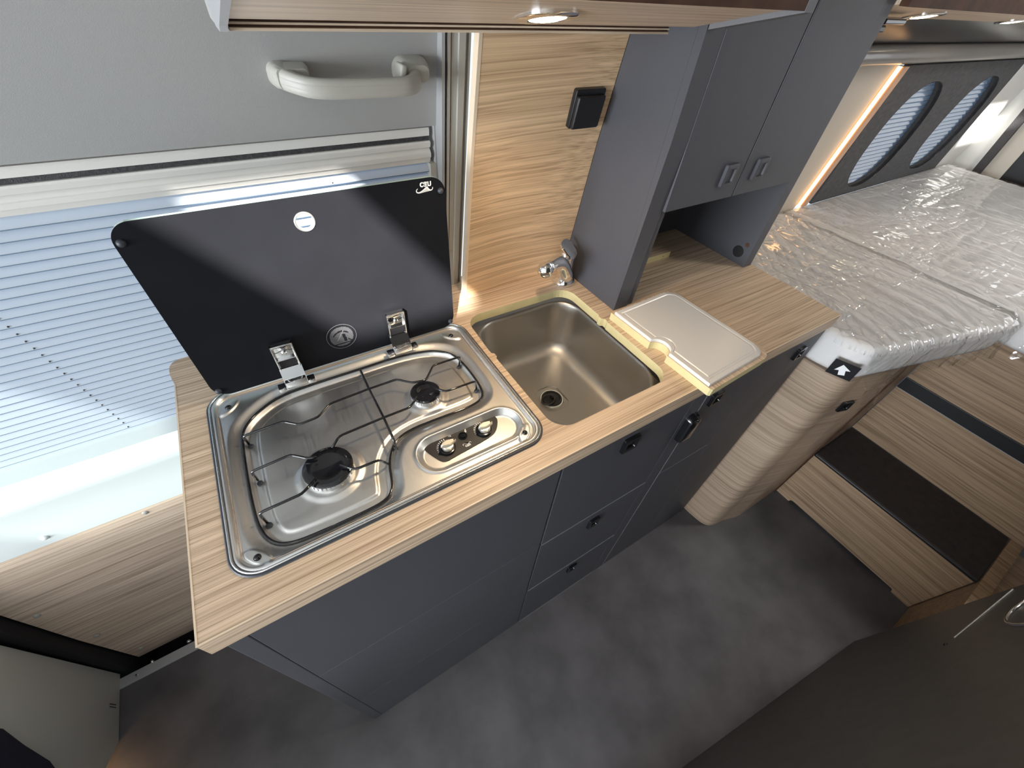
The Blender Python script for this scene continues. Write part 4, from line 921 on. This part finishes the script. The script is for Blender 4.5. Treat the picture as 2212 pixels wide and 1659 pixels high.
obj('end_cap', prism_x(bm_new(), [(0.2735, 1.3125), (0.3060, 1.3125), (0.3060, 1.3300), (0.28, 1.48), (0.1055, 1.48), (0.1055, zb(0.1055) - 0.0012), (0.2580, zb(0.2580) - 0.0014)], 0.2125, 0.2184), 'aluminium_flat', lk)
obj('end_strip', prism_x(bm_new(), [(0.1055, zb(0.1055) - 0.0050), (0.2150, zb(0.2150) - 0.0050), (0.2150, zb(0.2150) + 0.010), (0.1055, zb(0.1055) + 0.012)], 0.7287, 0.7440), 'anthracite_light', lk)
obj('back_board', prism_x(bm_new(), [(0.3062, 1.3140), (0.3450, 1.3140), (0.33, 1.36), (0.3062, 1.36)], 0.2125, 0.7285), 'grey_liner', lk)
# its downlight
def downlight(label, c, R_, nrm_, lens, w_, name='downlight', group=None):
    t0 = thing(name, label, 'light', c, group)
    M = Matrix.Translation(c) @ Vector((0, 0, 1)).rotation_difference(Vector(nrm_)).to_matrix().to_4x4()
    obj('rim', xform(lathe(bm_new(), [(R_, -0.0002), (R_, 0.0020), (R_ * 0.93, 0.0034), (R_ * 0.66, 0.0036), (R_ * 0.62, 0.0026), (R_ * 0.62, -0.0002)], 0, 0, 48), M), 'chrome', t0, smooth=40)
    obj('lens', xform(lathe(bm_new(), [(R_ * 0.62, 0.0020), (R_ * 0.60, 0.0032), (R_ * 0.35, 0.0044), (0, 0.0048)], 0, 0, 40), M), lens, t0, smooth=True)
    l = bpy.data.lights.new(name.replace('downlight', 'lamp') + '_light', 'SPOT'); l.energy = w_; l.color = (1, 0.74, 0.46); l.spot_size = math.radians(150); l.spot_blend = 0.9; l.shadow_soft_size = 0.02
    o = bpy.data.objects.new('lamp_light', l); C.objects.link(o); o.location = Vector(c) + Vector(nrm_) * 0.012; aim(o, nrm_)
    return t0
nv = Vector((0, kk, -1)).normalized(); nv = Vector((0, 0.2331 * -1, -1)).normalized()
nn = Vector((0, kk, -1)).normalized()
yl = 0.1880; downlight('round chrome downlight glowing under the overhead locker above the worktop', (0.4705, yl, zb(yl)), 0.0285, nn, 'lamp_lens', 2.8)

# ================================================================== BED END
# valance and locker over the bed
va = thing('bed_valance', 'shiny grey moulded band running under the bed lockers on the side wall', 'trim band', (2.2, 0.4, 1.236))
pv = [(0.4130, 1.2380), (0.4040, 1.2400), (0.3960, 1.2460), (0.3930, 1.2560), (0.3945, 1.2680), (0.3990, 1.2790), (0.4040, 1.2830), (0.43, 1.2830), (0.43, 1.2380)]
obj('moulding', prism_x(bm_new(), pv, 1.1600, 3.12), 'valance', va, smooth=50)
obj('dark_band', prism_x(bm_new(), [(0.4060, 1.2835), (0.3700, 1.2960), (0.3200, 1.3240), (0.3010, 1.3375), (0.3050, 1.36), (0.44, 1.36), (0.44, 1.2835)], 1.1600, 3.12), 'dark_gloss', va, smooth=50)
bk = thing('bed_locker', 'overhead locker above the bed with pale underside and two spotlights', 'cabinet', (2.1, 0.2, 1.34))
k2 = -0.233
def zb2(y): return 1.3378 + (y - 0.3000) * k2
obj('bottom_panel', prism_x(bm_new(), [(0.3008, zb2(0.3008)), (0.2120, zb2(0.2120)), (0.2120, zb2(0.2120) + 0.01), (0.3008, zb2(0.3008) + 0.01)], 1.1600, 3.10), 'oak_locker', bk)
obj('front_panel', prism_x(bm_new(), [(0.2115, zb2(0.2120) - 0.002), (0.1980, zb2(0.2120) - 0.002), (0.1980, 1.385), (0.2115, 1.385)], 1.1600, 3.10), 'brown_edge', bk)
n2 = Vector((0, k2, -1)).normalized()
downlight('small spotlight in the bed locker, right beside the tall cabinet', (1.415, 0.2700, zb2(0.2700)), 0.034, n2, 'lamp_lens_far', 0.3, name='spotlight')
downlight('small spotlight in the bed locker, farther towards the rear', (1.925, 0.2780, zb2(0.2780)), 0.034, n2, 'lamp_lens_far', 0.3, name='spotlight')
# swing arm reading lamp stub by the cabinet
rl = thing('reading_lamp', 'small dark reading lamp bracket beside the first bed spotlight', 'lamp', (1.30, 0.27, 1.33))
obj('bracket', box(bm_new(), 1.262, 1.340, 0.262, 0.276, 1.3300, 1.3380, bev=0.002), 'black_gloss', rl)
obj('lamp_head', box(bm_new(), 1.235, 1.275, 0.262, 0.280, 1.3180, 1.3290, bev=0.003), 'dark_gloss', rl)

# warm LED strip with trim
led = thing('led_strip', 'warm glowing vertical light strip with copper trim on the side wall by the bed', 'light', (1.81, 0.44, 0.84))
def wallstrip(x0, x1, d0, d1, z0_, z1_):
    return prism_x(bm_new(), [(yw(z0_) - d0, z0_), (yw(z1_) - d0, z1_), (yw(z1_) - d1, z1_), (yw(z0_) - d1, z0_)], x0, x1)
obj('diffuser', wallstrip(1.8002, 1.8045, 0.002, 0.012, 0.842, 1.236), 'led_warm', led)
obj('trim', wallstrip(1.8047, 1.8330, -0.004, 0.018, 0.842, 1.236), 'copper_trim', led)
# porthole panel in grey felt with two long oval openings
pt = thing('porthole_surround', 'dark grey felt wall panel with two tall oval openings beside the bed', 'wall panel', (2.35, 0.44, 0.84))
kn = math.atan(0.13); PM = Matrix.Translation((0, yw(0.84), 0.84)) @ Matrix.Rotation(PI / 2 + kn, 4, 'X')
def sp_oval(cx, cy, a, b_, sk_, n=48):      # super-ellipse sheared
    o_ = []
    for k in range(n):
        t_ = 2 * PI * k / n; c_, s_ = math.cos(t_), math.sin(t_)
        x = a * math.copysign(abs(c_) ** 0.85, c_); y = b_ * math.copysign(abs(s_) ** 0.85, s_); o_.append((cx + x + sk_ * y, cy + y))
    return o_
L_ = 0.41
o1 = sp_oval(2.130, 0.1900, 0.150, 0.166, -0.10); o2 = sp_oval(2.610, 0.1930, 0.152, 0.164, -0.10)
bm = plate([(1.875, 0.0), (2.885, 0.0), (2.785, 0.402), (1.838, 0.402)], [o1, o2], 0.012)
obj('felt_board', xform(bm, PM), 'felt_grey', pt)
for oo in (o1, o2):
    bm = tube(bm_new(), [PM @ Vector((x, y, 0.0115)) for x, y in oo], 0.0012, 6, closed=True); obj('opening_rim', bm, 'black_gloss', pt, smooth=True)
    bm = loft(bm_new(), [[PM @ Vector((x, y, d_)) for x, y in oo] for d_ in (0.010, -0.012)]); obj('reveal', bm, 'felt_grey', pt, smooth=True)
# blind behind the openings
pb = thing('porthole_blind', 'white pleated blind behind the oval openings at the bed', 'blind', (2.35, 0.49, 0.85))
pm2 = None
for i in range(24):
    z_ = 0.860 + 0.0148 * i; y = yw(z_) + 0.019
    if pm2 is None:
        prof = [(0.006, 0.0006), (-0.0030, 0.0012), (-0.0035, 0.0028), (0.0050, 0.0150), (0.0064, 0.0150), (-0.002, 0.0032)]
        bm = prism_x(bm_new(), prof, -0.46, 0.46); bmesh.ops.recalc_face_normals(bm, faces=bm.faces); pm2 = bpy.data.meshes.new('blind_pleat'); bm.to_mesh(pm2); bm.free(); pm2.materials.append(MATS['blind_cloth']); pm2.materials.append(MATS['pleat_fold_shade'])
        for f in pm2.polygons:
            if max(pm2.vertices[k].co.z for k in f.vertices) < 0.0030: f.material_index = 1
    o = bpy.data.objects.new('blind_pleat', pm2); C.objects.link(o); o.parent = pb; o.location = Vector((2.36, y, z_)) - pb.location
w2 = sroot('window_2', (2.36, 0.52, 0.86))
obj('pane', prism_x(bm_new(), [(yw(0.84) + 0.060, 0.84), (yw(1.26) + 0.060, 1.26), (yw(1.26) + 0.063, 1.26), (yw(0.84) + 0.063, 0.84)], 1.88, 2.86), 'window_pane', w2)

# ---- mattresses
def inside_d(poly):
    P_ = [Vector(p) for p in poly]
    def f(x, y):
        ins = False; best = 1e9; bp_ = None; n = len(P_)
        for i in range(n):
            a, b_ = P_[i], P_[(i + 1) % n]; e = b_ - a; w_ = Vector((x, y)) - a; t_ = max(0, min(1, w_.dot(e) / e.dot(e))); q = a + e * t_; d_ = (Vector((x, y)) - q).length
            if d_ < best: best, bp_ = d_, q
            if (a.y > y) != (b_.y > y) and x < (y - a.y) * e.x / (e.y or 1e-9) + a.x: ins = not ins
        return (-best if ins else best), bp_
    return f
def rounded(poly, r, n=5):
    out = []; P_ = [Vector(p) for p in poly]; N_ = len(P_)
    for i, p in enumerate(P_):
        a, c = P_[i - 1], P_[(i + 1) % N_]; rr = r[i]
        if rr <= 0: out.append(tuple(p)); continue
        A = p + (a - p).normalized() * rr; B = p + (c - p).normalized() * rr
        for k in range(n + 1): t_ = k / n; q = A * (1 - t_) ** 2 + p * 2 * t_ * (1 - t_) + B * t_ ** 2; out.append(tuple(q))
    return out
def quilt(x, y, p):
    u_ = (x + y * 0.9) / p; v_ = (x - y * 0.9) / p
    return 0.0032 * (min(1, abs(math.sin(PI * u_)) * 2.4) ** 0.7) * (min(1, abs(math.sin(PI * v_)) * 2.4) ** 0.7)
def quilt_old(x, y, p):      # height of the diagonal quilting
    u_ = (x + y * 0.9) / p; v_ = (x - y * 0.9) / p
    return 0.0022 * (abs(math.sin(PI * u_)) ** 0.5 * abs(math.sin(PI * v_)) ** 0.5)
def mattress(parent, poly, z0_, z1_, step, pitch, er=0.014):
    f = inside_d(poly); xs = [p[0] for p in poly]; ys = [p[1] for p in poly]; bm = bm_new(); g = {}
    x0, x1, y0, y1 = min(xs), max(xs), min(ys), max(ys); nx = int((x1 - x0) / step) + 1; ny = int((y1 - y0) / step) + 1
    for j in range(ny + 1):
        for i in range(nx + 1):
            x, y = x0 + (x1 - x0) * i / nx, y0 + (y1 - y0) * j / ny; d_, q = f(x, y)
            if d_ > step * 1.1: continue
            if d_ > -1e-4 - step * 0.35: x, y = q.x, q.y; d_ = 0.0
            e = max(0, min(1, -d_ / er)); z_ = z1_ - er * 0.8 * (1 - math.sqrt(1 - (1 - e) ** 2)) + quilt(x, y, pitch) * min(1, e * 1.2) + 0.004 * noise.noise((x * 3, y * 3, 0)) * e
            g[(i, j)] = bm.verts.new((x, y, z_))
    for j in range(ny):
        for i in range(nx):
            k = [g.get(c) for c in ((i, j), (i + 1, j), (i + 1, j + 1), (i, j + 1))]
            if all(k):
                co = {tuple(round(a, 5) for a in v.co) for v in k}
                if len(co) == 4: bm.faces.new(k)
            else:
                kk_ = [v for v in k if v]
                if len(kk_) == 3 and len({tuple(round(a, 5) for a in v.co) for v in kk_}) == 3: bm.faces.new(kk_)
    o_ = obj('quilted_top', bm, 'mattress_cloth', parent, smooth=True)
    # quilted side band
    n = len(poly); pts = []
    for i in range(n):
        a, b_ = Vector(poly[i]), Vector(poly[(i + 1) % n]); m_ = max(1, int((b_ - a).length / (step * 1.2)))
        for k in range(m_): pts.append(a.lerp(b_, k / m_))
    nz = 8; loops = []; s_ = 0; ss = [0]
    for i in range(1, len(pts)): s_ += (pts[i] - pts[i - 1]).length; ss.append(s_)
    cen = Vector((sum(p.x for p in pts) / len(pts), sum(p.y for p in pts) / len(pts)))
    for k in range(nz + 1):
        z_ = z0_ + (z1_ - er * 0.75 - z0_) * k / nz; row = []
        for p, s1_ in zip(pts, ss):
            od = (p - cen).normalized(); h_ = quilt(s1_, z_, pitch * 0.8) * (1 if 0 < k < nz else 0) - 0.002; row.append((p.x + od.x * h_, p.y + od.y * h_, z_))
        loops.append(row)
    obj('side_band', loft(bm_new(), loops, True, False), 'mattress_cloth', parent, smooth=True)
    return pts
m1 = rounded([(1.1860, 0.4560), (1.1860, -0.0100), (1.2080, -0.0880), (1.6650, -0.2060), (1.7060, -0.1900), (1.7060, 0.4560)], (0, 0.02, 0.03, 0.02, 0.02, 0))
m2 = rounded([(1.7260, 0.4600), (1.7260, -1.1500), (3.0250, -1.1500), (3.0250, 0.4600)], (0.01, 0, 0, 0.02))
mt1 = thing('mattress', 'near wedge-shaped white quilted mattress beside the worktop end', 'mattress', (1.45, 0.15, 0.762))
mattress(mt1, m1, 0.7625, 0.838, 0.0036, 0.036)
mt2 = thing('mattress', 'large white quilted rear mattress beyond the narrow gap, reaching the portholes', 'mattress', (2.4, -0.3, 0.762))
mattress(mt2, m2, 0.7625, 0.838, 0.0075, 0.044)
# ---- clear protective films
def film(parent, poly, z1_, x0, x1, y0, y1, step, seed, hang, amp=0.006):
    f = inside_d(poly); bm = bm_new(); g = {}; nx = int((x1 - x0) / step); ny = int((y1 - y0) / step)
    for j in range(ny + 1):
        for i in range(nx + 1):
            x, y = x0 + (x1 - x0) * i / nx, y0 + (y1 - y0) * j / ny; d_, q = f(x, y)
            a = 0.45 + 0.5 * noise.noise((x * 1.3 + seed, y * 1.3, 0)); c_, s_ = math.cos(a), math.sin(a); u_, v_ = x * c_ + y * s_, -x * s_ + y * c_
            rd = 1 - abs(noise.noise((u_ * 3.2 + seed, v_ * 21, seed))) * 2.6; rd = max(0, rd) ** 3
            rd2 = 1 - abs(noise.noise((u_ * 9 + seed, v_ * 8, seed + 5))) * 3; rd2 = max(0, rd2) ** 3
            wr_ = amp * (0.8 * rd + 0.6 * rd2)
            if d_ <= 0:
                e = max(0, min(1, -d_ / 0.014)); z_ = z1_ + 0.0035 - 0.010 * (1 - math.sqrt(1 - (1 - e) ** 2)) + wr_; co = Vector((x, y, z_))
            else:
                hl = hang(q.x, q.y)
                if d_ > hl: continue
                out_ = (Vector((x, y)) - q).normalized(); k = 0.006 + 0.022 * (d_ / 0.09) * (0.5 + noise.noise((q.x * 22, q.y * 22, d_ * 9 + seed))) + wr_ * 1.2
                co = Vector((q.x + out_.x * k, q.y + out_.y * k, z1_ - 0.007 - d_ * 0.97))
            g[(i, j)] = bm.verts.new(co)
    for j in range(ny):
        for i in range(nx):
            k = [g.get(c) for c in ((i, j), (i + 1, j), (i + 1, j + 1), (i, j + 1))]
            if all(k): bm.faces.new(k)
    return obj('film', bm, 'clear_film', parent, smooth=True)
f1 = thing('plastic_film', 'crumpled clear plastic film over the near mattress, drooping at its front corner', 'plastic sheet', (1.45, 0.15, 0.80))
def h1(x, y):
    return 0.0 if x < 1.19 else 0.075 + 0.03 * noise.noise((x * 14, y * 14, 2)) + 0.10 * math.exp(-((x - 1.285) / 0.034) ** 2) + 0.03 * math.exp(-((x - 1.68) / 0.04) ** 2)
mf1 = rounded([(1.2020, 0.4560), (1.2020, 0.0300), (1.2300, -0.0960), (1.6680, -0.2100), (1.7090, -0.1940), (1.7090, 0.4560)], (0, 0.02, 0.03, 0.02, 0.02, 0))
film(f1, mf1, 0.840, 1.2020, 1.7080, -0.42, 0.4560, 0.0045, 3.1, h1)
f2 = thing('plastic_film', 'smooth stretched clear plastic film over the large rear mattress', 'plastic sheet', (2.4, -0.3, 0.84))
film(f2, m2, 0.840, 1.6300, 3.0250, -1.15, 0.4600, 0.010, 9.4, lambda x, y: 0.09 if (x < 1.74 and y < -0.24) else 0.0, 0.004)
# black tag with white arrow on the mattress side
tg = thing('arrow_tag', 'small black tag with a white arrow on the mattress side above the wooden base', 'label', (1.195, -0.06, 0.765))
A_ = Vector((1.1795, -0.0430, 0)); B_ = Vector((1.1985, -0.0905, 0)); ex = (B_ - A_).normalized(); ez = Vector((0, 0, 1)); en = Vector((ex.y, -ex.x, 0)); en = en if en.x < 0 else -en
TM = Matrix.Translation(Vector((A_.x, A_.y, 0.7660)) + en * 0.004) @ Matrix(((ex.x, 0, en.x, 0), (ex.y, 0, en.y, 0), (0, 1, 0, 0), (0, 0, 0, 1)))
obj('tag', xform(box(bm_new(), 0, 0.0500, 0, 0.0400, 0, 0.0015), TM), 'black_plastic', tg)
ar = [(0.016, 0.006), (0.028, 0.006), (0.028, 0.0185), (0.0365, 0.0185), (0.022, 0.0335), (0.0075, 0.0185), (0.016, 0.0185)]
c_, s_ = math.cos(0.35), math.sin(0.35); ar = [(0.024 + (a - 0.022) * c_ - (b_ - 0.02) * s_, 0.020 + (a - 0.022) * s_ + (b_ - 0.02) * c_) for a, b_ in ar]
obj('arrow', xform(prism_z(bm_new(), ar, 0.0016, 0.0019), TM), 'white_print', tg)

# ================================================================== OPPOSITE SIDE
ba = thing('washroom_wall', 'dark grey washroom wall unit at the lower right with a slim bright trim', 'wall unit', (1.0, -0.6, 0))
bm = prism_z(bm_new(), [(0.30, -0.4390), (0.3, -1.45), (1.3100, -1.45), (1.3100, -0.5750), (1.3050, -0.5650)], 0.0, 1.90)
obj('wall_panel', bm, 'bathroom_grey', ba)
def onw(x): return -0.4390 + (x - 0.30) * (-0.5647 + 0.4390) / (1.3055 - 0.30)
obj('trim_line', tube(bm_new(), [(1.0665, onw(1.0665) + 0.001, 0.5155), (1.2846, onw(1.2846) + 0.001, 0.5185)], 0.0016, 8), 'aluminium', ba)
obj('round_rim', tube(bm_new(), [(1.135 + 0.113 * math.cos(a), onw(1.135 + 0.113 * math.cos(a)) + 0.002, 0.715 + 0.113 * math.sin(a) * 1.0) for a in [2 * PI * k / 40 for k in range(40)]], 0.0032, 8, closed=True), 'chrome', ba, smooth=True)
obj('hinge_pin', xform(lathe(bm_new(), [(0, 0.002), (0.004, 0.0015), (0.0045, 0)], 0, 0, 14), Matrix.Translation((1.0442, onw(1.0442), 0.509)) @ Matrix.Rotation(-PI / 2, 4, 'X')), 'black_gloss', ba)

# ---- seat pedestal and seat by the cab, lower left
sp_ = thing('seat_pedestal', 'grey-olive moulded seat pedestal cover beside the sliding door step', 'pedestal', (-0.75, 0.3, 0))
pl_ = [(0.4370, 0.0), (0.2760, 0.0), (0.2100, 0.045), (0.1400, 0.10), (0.1400, 0.50), (0.4310, 0.3600)]
pl_ = [(p.x, p.y) for p in smooth_path([(a, b_, 0) for a, b_ in [(0.4370, 0.001), (0.2780, 0.001), (0.2000, 0.075), (0.1300, 0.11), (0.1300, 0.60), (0.4310, 0.60)]], 1, True)]
pl_ = [(0.4375, 0.0005), (0.2780, 0.0005), (0.2480, 0.028), (0.1600, 0.100), (0.1300, 0.13), (0.1300, 0.42), (0.4310, 0.42)]
bm = prism_x(bm_new(), pl_, -1.25, -0.5250); es = [e for e in bm.edges if all(abs(v.co.x + 0.525) < 1e-4 for v in e.verts)]
bmesh.ops.bevel(bm, geom=es, offset=0.004, segments=3, affect='EDGES', profile=0.5)
obj('cover', bm, 'grey_plastic', sp_, smooth=30)
bm = bm_new()
for dy in (0.0, 0.006): box(bm, -0.5250, -0.5240, 0.352 + dy, 0.3535 + dy, 0.018, 0.042)
obj('vent_slots', bm, 'seal_dark', sp_)
kl = thing('kick_plate', 'warm lit sloping kick plate under the front of the grey seat pedestal', 'kick plate', (-0.6, 0.25, 0))
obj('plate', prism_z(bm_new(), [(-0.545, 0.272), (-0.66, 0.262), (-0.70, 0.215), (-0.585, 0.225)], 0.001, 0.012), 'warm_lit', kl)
l = bpy.data.lights.new('foot_lamp', 'POINT'); l.energy = 0.25; l.color = (1, 0.62, 0.3); l.shadow_soft_size = 0.02
o = bpy.data.objects.new('foot_lamp', l); C.objects.link(o); o.location = (-0.60, 0.17, 0.06)
se = thing('swivel_seat', 'dark navy seat edge in front of the grey pedestal at the lower left', 'seat', (-0.9, 0.1, 0))
pz_ = [(0.2850, 0.62), (0.2850, 0.3450), (0.2300, 0.2320), (0.2000, 0.1750), (-0.25, 0.17), (-0.25, 0.62)]
bm = prism_x(bm_new(), pz_, -1.25, -0.5150); es = [e for e in bm.edges]
bmesh.ops.bevel(bm, geom=es, offset=0.012, segments=3, affect='EDGES', profile=0.5)
obj('cushion', bm, 'navy_fabric', se, smooth=40)
boxo('seat_base', 'black_plastic', se, -1.10, -0.72, -0.15, 0.12, 0.0, 0.18)
